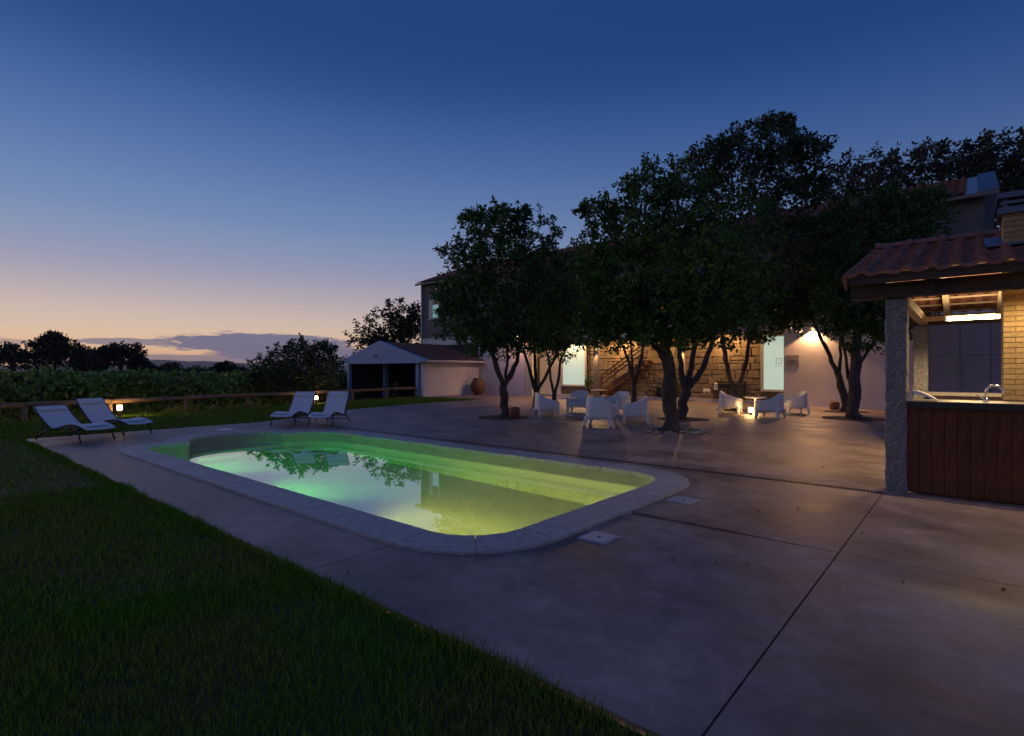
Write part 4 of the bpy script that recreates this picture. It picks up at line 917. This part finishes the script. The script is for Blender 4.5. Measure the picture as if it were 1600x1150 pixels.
# ------------------------------------------------------------------ armchairs
def make_chair():
    t = empty('armchair', (0, 0, 0))
    hw, hd, rc = .375, .36, .20     # half width, half depth
    # U path from front left round the back to front right (front looks to -y)
    path = [(-hw, -hd), (-hw, -.18), (-hw, 0), (-hw, hd - rc)] + [(-hw + rc - rc * math.cos(R(a)), hd - rc + rc * math.sin(R(a))) for a in (22, 45, 68, 90)] + [(-.08, hd), (.08, hd)] + \
           [(hw - rc + rc * math.sin(R(a)), hd - rc + rc * math.cos(R(a))) for a in (0, 22, 45, 68, 90)] + [(hw, 0), (hw, -.18), (hw, -hd)]
    n = len(path); A = np.array(path); tg = np.roll(A, -1, 0) - np.roll(A, 1, 0); tg[0] = A[1] - A[0]; tg[-1] = A[-1] - A[-2]; tg /= np.linalg.norm(tg, axis=1)[:, None]
    inn = np.stack([tg[:, 1], -tg[:, 0]], 1)
    def top(y): q = (y + hd) / (2 * hd); q = max(0, min(1, q)); return .50 + .30 * (q ** 1.7) + .02 * math.sin(q * 6)
    V = []; ringn = 9
    for i, (x, y) in enumerate(path):
        tz = top(y); nx, ny = inn[i]
        def P(off, z, taper): V.append((x * taper + nx * off, y * (taper if y > 0 else 1) + ny * off, z))
        lowz = .20 + .015 * math.cos(i)
        P(.05, lowz, 1.0); P(0, lowz, 1.0); P(.004, .30, .985); P(.008, tz * .7, .97); P(.012, tz - .015, .955); P(.025, tz, .955); P(.045, tz - .012, .955); P(.07, tz * .55 + .18, .95); P(.09, .36, .94)
    F = []
    for i in range(n - 1):
        for k in range(ringn - 1): a = i * ringn + k; F.append((a, a + 1, a + ringn + 1, a + ringn))
        a = i * ringn; F.append((a + ringn - 1, a, a + ringn, a + 2 * ringn - 1))
    F += [tuple(range(ringn)), tuple(reversed(range((n - 1) * ringn, n * ringn)))]
    bm_ = MB().add(V, F).mesh('plastic_white'); b_ = bmesh.new(); b_.from_mesh(bm_); bmesh.ops.recalc_face_normals(b_, faces=b_.faces[:]); b_.to_mesh(bm_); b_.free()
    for p_ in bm_.polygons: p_.use_smooth = len(p_.vertices) == 4
    link('shell', bm_, t)
    MB().box(-hw + .075, hw - .075, -hd + .02, hd - .08, .33, .385).build('seat', 'plastic_white', t, bevel=.02)
    MB().box(-hw + .04, hw - .04, -hd + .005, -hd + .045, .19, .37).build('front_apron', 'plastic_white', t, bevel=.012)
    for sx in (-1, 1):
        for sy in (-1, 1):
            x, y = sx * (hw - .035), sy * (hd - .05) ; mb = MB(); vs = []
            for z, w_, o_ in ((.27, .055, 0), (0, .032, .022)):
                for i, j in ((-1, -1), (1, -1), (1, 1), (-1, 1)): vs.append((x - sx * (.03 if sy > 0 else .012) * (z > 0) + sx * o_ + i * w_, y - sy * .012 * (z > 0) + sy * o_ + j * w_, z))
            mb.add(vs, [(0, 1, 2, 3)[::-1], (4, 5, 6, 7), (0, 4, 5, 1)[::-1], (1, 5, 6, 2)[::-1], (2, 6, 7, 3)[::-1], (3, 7, 4, 0)[::-1]]); me = mb.mesh('plastic_white', bevel=.012)
            b_ = bmesh.new(); b_.from_mesh(me); bmesh.ops.recalc_face_normals(b_, faces=b_.faces[:]); b_.to_mesh(me); b_.free(); link('leg', me, t)
    return t
proto = make_chair(); first = True
CH = [(853, 18.1, (1, .22), 'white tub armchair left of the round table, facing right'),
      (905, 19.9, (-.35, -1), 'white tub armchair behind the round table, facing the camera'),
      (938, 14.95, (.42, 1), 'white tub armchair nearest the pool, its back to the camera'),
      (993, 15.65, (-1, .2), 'white tub armchair beside the largest trunk, side on, facing left'),
      (965, 18.9, (-.75, -.55), 'white tub armchair at the back of the left group, open side to the left'),
      (1141, 19.3, (.85, -.5), 'white tub armchair lit warm from in front, left in the right group'),
      (1204, 17.45, (-.75, .7), 'white tub armchair standing corner-on in front of the lit lamp'),
      (1242, 19.2, (-1, .15), 'white tub armchair partly hidden at the right of the right group')]
for px, d, f_, lab in CH:
    o = proto if first else copy_tree(proto); first = False
    o.location = gnd(px, d); fw = RIGHT * f_[0] + FWD * f_[1]; o.rotation_euler = (0, 0, math.atan2(fw.y, fw.x) + math.pi / 2)
    tag(o, lab, 'armchair', 'white tub armchairs on the patio')
def table(label, loc, top, r, m, mtop):
    t = empty('pedestal_table', loc, 0, label, 'table', 'round pedestal tables on the patio')
    MB().lathe([(r - .01, top - .03), (r, top - .02), (r, top - .005), (r - .01, top)], 30).build('table_top', mtop, t)
    MB().lathe([(.035, .03), (.028, .1), (.028, top - .08), (.06, top - .031)], 14).build('stem', m, t, smooth=True)
    MB().lathe([(.23, 0), (.23, .012), (.12, .03), (.04, .06)], 24).build('base', m, t, smooth=True)
table('white round pedestal table in the left armchair group', gnd(886, 18.35), .60, .36, 'plastic_white', 'plastic_white')
table('dark-topped round table behind the left armchair group', gnd(936, 22.5), .72, .38, 'gutter', 'column')
table('white round pedestal table in the right armchair group', gnd(1180, 18.9), .60, .36, 'plastic_white', 'plastic_white')
q = gnd(1173, 18.55); lp = bollard((q.x, q.y, 0), 'small glowing lamp on the patio under the right white table', 26, .26)

# ------------------------------------------------------------------ bar kiosk
K0, K1 = -.30, 4.3; EV = 2.62; RIDGE = (2.6, 3.47); EY = -.36
ks = empty('bar_kiosk', (0, 0, 0), 0, 'open bar kiosk with granite pillars, tiled roof and dark plank counter', 'kiosk')
def kb(name, m, *boxes, bevel=0, parent=None):
    mb = MB()
    for b_ in boxes: mb.box(*b_)
    return mb.build(name, m, parent or ks, bevel=bevel)
def granite(x0, x1, y0, y1, z1):
    me = MB().box(x0, x1, y0, y1, -.02, z1).mesh('granite'); b_ = bmesh.new(); b_.from_mesh(me)
    bmesh.ops.bevel(b_, geom=b_.edges[:], offset=.012, segments=1, affect='EDGES')
    bmesh.ops.subdivide_edges(b_, edges=[e for e in b_.edges if e.calc_length() > .5], cuts=36); bmesh.ops.subdivide_edges(b_, edges=[e for e in b_.edges if e.calc_length() > .12], cuts=3, use_grid_fill=True)
    for v in b_.verts: v.co += Vector((random.uniform(-.007, .007), random.uniform(-.007, .007), 0))
    bmesh.ops.recalc_face_normals(b_, faces=b_.faces[:]); b_.to_mesh(me); b_.free(); return link('pillar', me, ks)
granite(.0, .225, .0, .25, 2.41); granite(-.07, .16, 5.2, 5.45, 2.41); granite(3.6, 3.83, 0, .25, 2.41); granite(3.6, 3.83, 5.2, 5.45, 2.41)
kb('beam', 'beam_wood', (-.36, 4.3, -.07, .10, 2.415, 2.60)); kb('beam', 'beam_wood', (-.36, 4.3, 5.25, 5.42, 2.415, 2.60))
kb('tie_beam', 'pale_wood', (.03, .16, .101, 5.249, 2.42, 2.56)); kb('tie_beam', 'pale_wood', (3.65, 3.78, .101, 5.249, 2.42, 2.56))
# beam ends
for x in (.40, 1.16, 1.92, 2.68): kb('beam_block', 'beam_wood', (x, x + .10, -.10, -.071, 2.40, 2.62))
# rafters and battens
sl2 = math.atan2(RIDGE[1] - EV, RIDGE[0] - EY); cs, sn = math.cos(sl2), math.sin(sl2)
for x in (-.30, .46, 1.22, 1.98, 2.74, 3.5):
    MB().bar((x, .14, EV + sn / cs * (.14 - EY) - .075), (x, RIDGE[0], RIDGE[1] - .08), .09, .11).build('rafter', 'pale_wood', ks); MB().bar((x, 5.2 - EY - .12, EV - .03), (x, RIDGE[0], RIDGE[1] - .081), .09, .11).build('rafter', 'pale_wood', ks)
kb('ridge_board', 'beam_wood', (-.33, 4.3, RIDGE[0] - .10, RIDGE[0] + .10, RIDGE[1] + .005, RIDGE[1] + .05))
kb('ridge_beam', 'pale_wood', (-.36, 4.3, RIDGE[0] - .05, RIDGE[0] + .05, RIDGE[1] - .34, RIDGE[1] - .15))
ROW = .375; LEN = math.hypot(RIDGE[1] - EV, RIDGE[0] - EY); NRW = 9; ROW = LEN / NRW
for k in range(NRW):
    for sgn in (1, -1):
        yy = EY + cs * (k * ROW + .12); zz = EV + sn * (k * ROW + .12) + .035; yy = yy if sgn > 0 else 5.2 - yy
        MB().bar((-.38, yy, zz), (4.3, yy, zz), .04, .03).build('batten', 'pale_wood', ks)
kb('eave_board', 'beam_wood', (-.38, 4.3, EY + .04, EY + .07, EV - .045, EV + .055))
kb('fascia', 'terracotta', (-.385, -.36, EY, EY + .03, EV - .10, EV + .06))
# roof tiles
prof = [(-.114, .012), (-.098, .0), (-.03, .0), (.0, .012), (.022, .038), (.054, .052), (.086, .04), (.107, .013), (.126, .008)]
TL = ROW + .06
def tile_mesh():
    V = []; F = []; n = len(prof)
    for e, y in enumerate((0, TL)):
        for th in ((0, .05) if e == 0 else (0, .014)):
            for x, z in prof: V.append((x, y, z - th + (.036 if e == 0 else .004)))
    for c in range(n - 1):
        F.append((c, c + 1, 2 * n + c + 1, 2 * n + c)); F.append((n + c + 1, n + c, 3 * n + c, 3 * n + c + 1)); F.append((c + 1, c, n + c, n + c + 1)); F.append((2 * n + c, 2 * n + c + 1, 3 * n + c + 1, 3 * n + c))
    F += [(0, 2 * n, 3 * n, n), (n - 1, 2 * n - 1, 4 * n - 1, 3 * n - 1)]
    return MB().add(V, F).mesh('tile', smooth=False)
tm = tile_mesh(); rt = kb('roof_cap', 'tile', (-.0, .001, RIDGE[0], RIDGE[0] + .001, RIDGE[1] + .02, RIDGE[1] + .021)); bpy.data.objects.remove(rt)
roof = link('roof', None, ks)
CHX0, CHX1, CHY0, CHY1 = 1.13, 2.05, .90, 1.50
ncol = 21
for sgn in (1, -1):
    for r in range(NRW):
        for c in range(ncol):
            x = -.26 + c * .225; s_ = r * ROW; yy = EY + cs * s_; zz = EV + sn * s_ + .05
            ym = EY + cs * (s_ + ROW * .5)
            if sgn > 0 and CHX0 + .10 < x < CHX1 - .10 and CHY0 + .1 < ym < CHY1 - .1: continue
            o = link('roof_tile', tm, roof); o.location = (x + random.uniform(-.003, .003), yy if sgn > 0 else 5.2 - yy, zz + random.uniform(0, .004)); o.rotation_euler = (sl2 + random.uniform(-.008, .008), random.uniform(-.01, .01), random.uniform(-.01, .01)) if sgn > 0 else (sl2, 0, math.pi + random.uniform(-.01, .01))
# ridge and verge tiles
rp = [(math.cos(R(a)) * .115, math.sin(R(a)) * .085) for a in range(0, 181, 20)]
def ridge_mesh(ln, flare):
    V = []; n = len(rp)
    for y, k in ((0, flare), (.06, flare), (.065, 1), (ln, .94)):
        for a, z in rp: V.append((y, a * k, z * k))
        for a, z in rp: V.append((y, a * k * .87, z * k * .87 - .004))
    F = []
    for s in range(3):
        for c in range(n - 1): b0 = s * 2 * n; F.append((b0 + c, b0 + 2 * n + c, b0 + 2 * n + c + 1, b0 + c + 1)); F.append((b0 + n + c + 1, b0 + 3 * n + c + 1, b0 + 3 * n + c, b0 + n + c))
    for c in range(n - 1): F.append((c, c + 1, n + c + 1, n + c)); e0 = 6 * n; F.append((e0 + c + 1, e0 + c, e0 + n + c, e0 + n + c + 1))
    return MB().add(V, F).mesh('tile', smooth=False)
rm = ridge_mesh(.44, 1.22)
for k in range(11):
    o = link('ridge_tile', rm, roof); o.location = (-.39 + k * .42, RIDGE[0], RIDGE[1] + .06); o.rotation_euler = (0, R(-.6), 0)
mb = MB()
for sgn in (1, -1):
    a = Vector((-.392, EY, EV + .015)); b_ = Vector((-.392, RIDGE[0], RIDGE[1] + .015))
    if sgn < 0: a.y = 5.2 - a.y
    mb.bar(a, b_, .03, .13)
mb.build('verge_board', 'terracotta', roof)
# counter
CZ = 1.10
kb('counter_top', 'worktop', (.226, 4.0, -.03, .62, CZ, CZ + .035), bevel=.004)
kb('counter_edge', 'frame_dark', (.226, 4.0, -.034, -.0305, CZ - .045, CZ + .0345))
kb('counter_core', 'dark_wood', (.30, 3.9, .06, .56, 0, CZ - .001))
pm = MB().box(-.0578, .0578, -.012, .012, -.535, .535).mesh('dark_wood', bevel=.003)
for k in range(31):
    o = link('plank', pm, ks); o.location = (.226 + .060 + k * .119, .036 + random.uniform(-.0015, .0015), .555)
kb('back_counter', 'worktop', (.161, 3.6, 4.95, 5.5, 1.03, 1.09), bevel=.004); kb('back_counter_base', 'brick_mortar', (.2, 3.59, 5.02, 5.45, 0, 1.029)); kb('splash', 'brick_mortar', (.226, 3.9, .5605, .62, .95, CZ - .001))
# brick chimney
ch = link('chimney', None, ks)
kbx = MB().box(CHX0 + .012, CHX1 - .012, CHY0 + .012, CHY1 - .012, 0, 3.46).build('mortar_core', 'brick_mortar', ch)
bl_, bh, gp = .225, .058, .0075
bmsh = {}
def brick(x, y, z, lx, ly):
    key = (round(lx, 3), round(ly, 3))
    if key not in bmsh: bmsh[key] = MB().box(-lx / 2, lx / 2, -ly / 2, ly / 2, -bh / 2, bh / 2).mesh('brick', bevel=.003)
    o = link('brick', bmsh[key], ch); o.location = (x + lx / 2, y + ly / 2 + random.uniform(-.002, .002), z + bh / 2); return o
z = CZ + .037; k = 0
while z < 3.44:
    if not (2.62 + .0 < z < 2.62):
        x = CHX0; first_len = bl_ if k % 2 == 0 else .108
        wl = first_len
        while x < CHX1 - .02:
            w_ = min(wl, CHX1 - x); brick(x, CHY0, z, w_, .10); x += w_ + gp; wl = bl_
        y = CHY0 + .10 + gp; wl = bl_ if k % 2 else .108
        while y < CHY1 - .02:
            w_ = min(wl, CHY1 - y); brick(CHX0, y, z, .10, w_); y += w_ + gp; wl = bl_
    z += bh + gp; k += 1
# chimney cap and flashing
kb('chimney_cap', 'metal_grey', (CHX0 - .05, CHX1 + .05, CHY0 - .05, CHY1 + .05, 3.46, 3.54), (CHX0 - .02, CHX1 + .02, CHY0 - .02, CHY1 + .02, 3.58, 3.62), (CHX0 - .06, CHX1 + .06, CHY0 - .06, CHY1 + .06, 3.65, 3.72), (CHX0, CHX0 + .05, CHY0, CHY0 + .05, 3.5401, 3.6499), (CHX1 - .05, CHX1, CHY0, CHY0 + .05, 3.5401, 3.6499), (CHX0, CHX0 + .05, CHY1 - .05, CHY1, 3.5401, 3.6499), (CHX1 - .05, CHX1, CHY1 - .05, CHY1, 3.5401, 3.6499), parent=ch)
zf = EV + sn / cs * (CHY0 - EY)
MB().bar((CHX0 - .16, CHY0 - .10, zf + .07), (CHX1 + .16, CHY0 - .10, zf + .07), .22, .03).build('flashing', 'metal_grey', ch); MB().bar((CHX0 - .09, CHY0 - .1, zf + .09), (CHX0 - .09, CHY1 + .1, zf + .09 + sn / cs * .8), .17, .03).build('flashing', 'metal_grey', ch)
# tube lamps under the roof
def tube_lamp(x0, x1, y, z, power, label, drop=.03):
    t = empty('tube_lamp', ((x0 + x1) / 2, y, z), 0, label, 'lamp', 'tube lamps under the kiosk roof'); h = (x1 - x0) / 2
    MB().box(-h - .02, h + .02, .024, .06, -.035, .035).build('housing', 'trim', t)
    MB().tube([(-h, 0, 0), (h, 0, 0)], .018, 10).build('tube', 'tube_glow', t, smooth=True)
    for s in (-1, 1): MB().box(s * h - .018, s * h + .018, -.022, .022, -.02, .02).build('holder', 'trim', t)
    for q in (-.6, 0, .6): point_light('glow', (q * h, 0, -.05), power / 3, (1, .68, .32), .03, t, 'SPOT', (158, .5), (0, 0, 0)); point_light('glow', (q * h, -.03, .05), power * .16, (1, .70, .36), .03, t, 'SPOT', (170, .3), (R(180), 0, 0))
    return t
tube_lamp(.48, 1.19, 3.7, 2.40, 230, 'bright tube lamp hanging between the kiosk rafters')
tube_lamp(1.15, 1.95, .30, 2.585, 78, 'tube lamp hidden behind the front beam above the brick chimney')
MB().bar((.161, 3.80, 2.42), (3.649, 3.80, 2.42), .06, .08).build('lamp_rail', 'pale_wood', ks)

# tap and a white thing on the counter
tp = empty('kitchen_tap', (.96, .33, CZ + .036), 0, 'chrome gooseneck tap on the bar counter in front of the bricks', 'tap')
MB().lathe([(.028, 0), (.028, .02), (.018, .05)], 14).build('base', 'chrome', tp, smooth=True)
gp_ = [(0, 0, .04), (.0, 0, .12)] + [(.075 - .075 * math.cos(R(a)), 0, .12 + .075 * math.sin(R(a))) for a in range(20, 181, 20)] + [(.152, 0, .10)]
MB().tube(gp_, .013, 10).build('spout', 'chrome', tp, smooth=True)
MB().tube([(0, 0, .035), (-.05, -.01, .055), (-.085, -.012, .075)], [.012, .009, .008], 8).build('lever', 'chrome', tp, smooth=True)
wt = MB(); V = []; n = 9
for y in (-.10, .10):
    for r_ in (0, .05):
        for i in range(n):
            a = i / (n - 1); V.append((.25 * a, y, (.125 - r_) * math.cos(a * 1.45) + .0))
F = []
for i in range(n - 1): F += [(i, i + 1, 2 * n + i + 1, 2 * n + i), (n + i + 1, n + i, 3 * n + i, 3 * n + i + 1), (i + 1, i, n + i, n + i + 1), (2 * n + i, 2 * n + i + 1, 3 * n + i + 1, 3 * n + i)]
F += [(0, 2 * n, 3 * n, n), (n - 1, 2 * n - 1, 4 * n - 1, 3 * n - 1)]
wt.add(V, F); wt.box(-.02, .012, -.10, .10, 0, .11)
o = wt.build('tray', 'plastic_white'); o.location = (.26, .22, CZ + .036); tag(o, 'white curved plastic tray on the counter beside the granite pillar', 'tray')

# ------------------------------------------------------------------ dry leaves on the concrete
mat('dry_leaf', (.16, .10, .04), .8, island=.4)
fp = []
for px, d, n_, sp in ((1049, 13.6, 26, 1.6), (788, 17.6, 22, 1.6), (1334, 17.1, 24, 1.7), (1064, 16.9, 18, 1.5), (1150, 20.8, 14, 1.4), (1200, 9.5, 10, 2.2), (1150, 4.2, 7, 1.3), (760, 3.6, 5, .7), (1400, 4.6, 6, 1.4), (300, 9.0, 6, .9)):
    c = gnd(px, d)
    for _ in range(n_):
        q = (c.x + random.gauss(0, sp), c.y + random.gauss(0, sp))
        if q[1] > -6.0 and not (-13.2 < q[0] < -1.8 and -5.5 < q[1] < -.4) and q[1] < 17 and not (q[0] > -.1 and -.2 < q[1] < 5.6): fp.append((q[0], q[1], .004))
fp = np.array(fp); a_ = rng.uniform(0, 6.28, len(fp)); dd = np.stack([np.cos(a_), np.sin(a_), np.zeros(len(fp))], 1); ss = np.stack([-np.sin(a_), np.cos(a_), np.zeros(len(fp))], 1); ll = rng.uniform(.035, .07, len(fp))[:, None]
PP = np.zeros((len(fp), 4, 3)); PP[:, 0] = fp; PP[:, 1] = fp + dd * ll * .5 + ss * ll * .25 + [0, 0, .008]; PP[:, 2] = fp + dd * ll + [0, 0, .004]; PP[:, 3] = fp + dd * ll * .5 - ss * ll * .25 + [0, 0, .008]
tag(leaf_mesh('fallen_leaves', PP.reshape(-1, 3), 'dry_leaf'), 'dry fallen leaves scattered over the concrete patio', 'leaves', kind='stuff')

# ------------------------------------------------------------------ evening air
hz = MB().box(-4100, 4100, -4100, 4100, -2.5, 62).build('haze', 'trim'); hz.data.materials.clear()
hm = bpy.data.materials.new('haze'); hm.use_nodes = True; t = hm.node_tree; t.nodes.clear()
vo = t.nodes.new('ShaderNodeVolumePrincipled'); vo.inputs['Color'].default_value = (.86, .89, .96, 1); vo.inputs['Density'].default_value = 1.1e-4; vo.inputs['Anisotropy'].default_value = .3
mo = t.nodes.new('ShaderNodeOutputMaterial'); t.links.new(vo.outputs[0], mo.inputs['Volume']); hz.data.materials.append(hm)
tag(hz, kind='stuff')
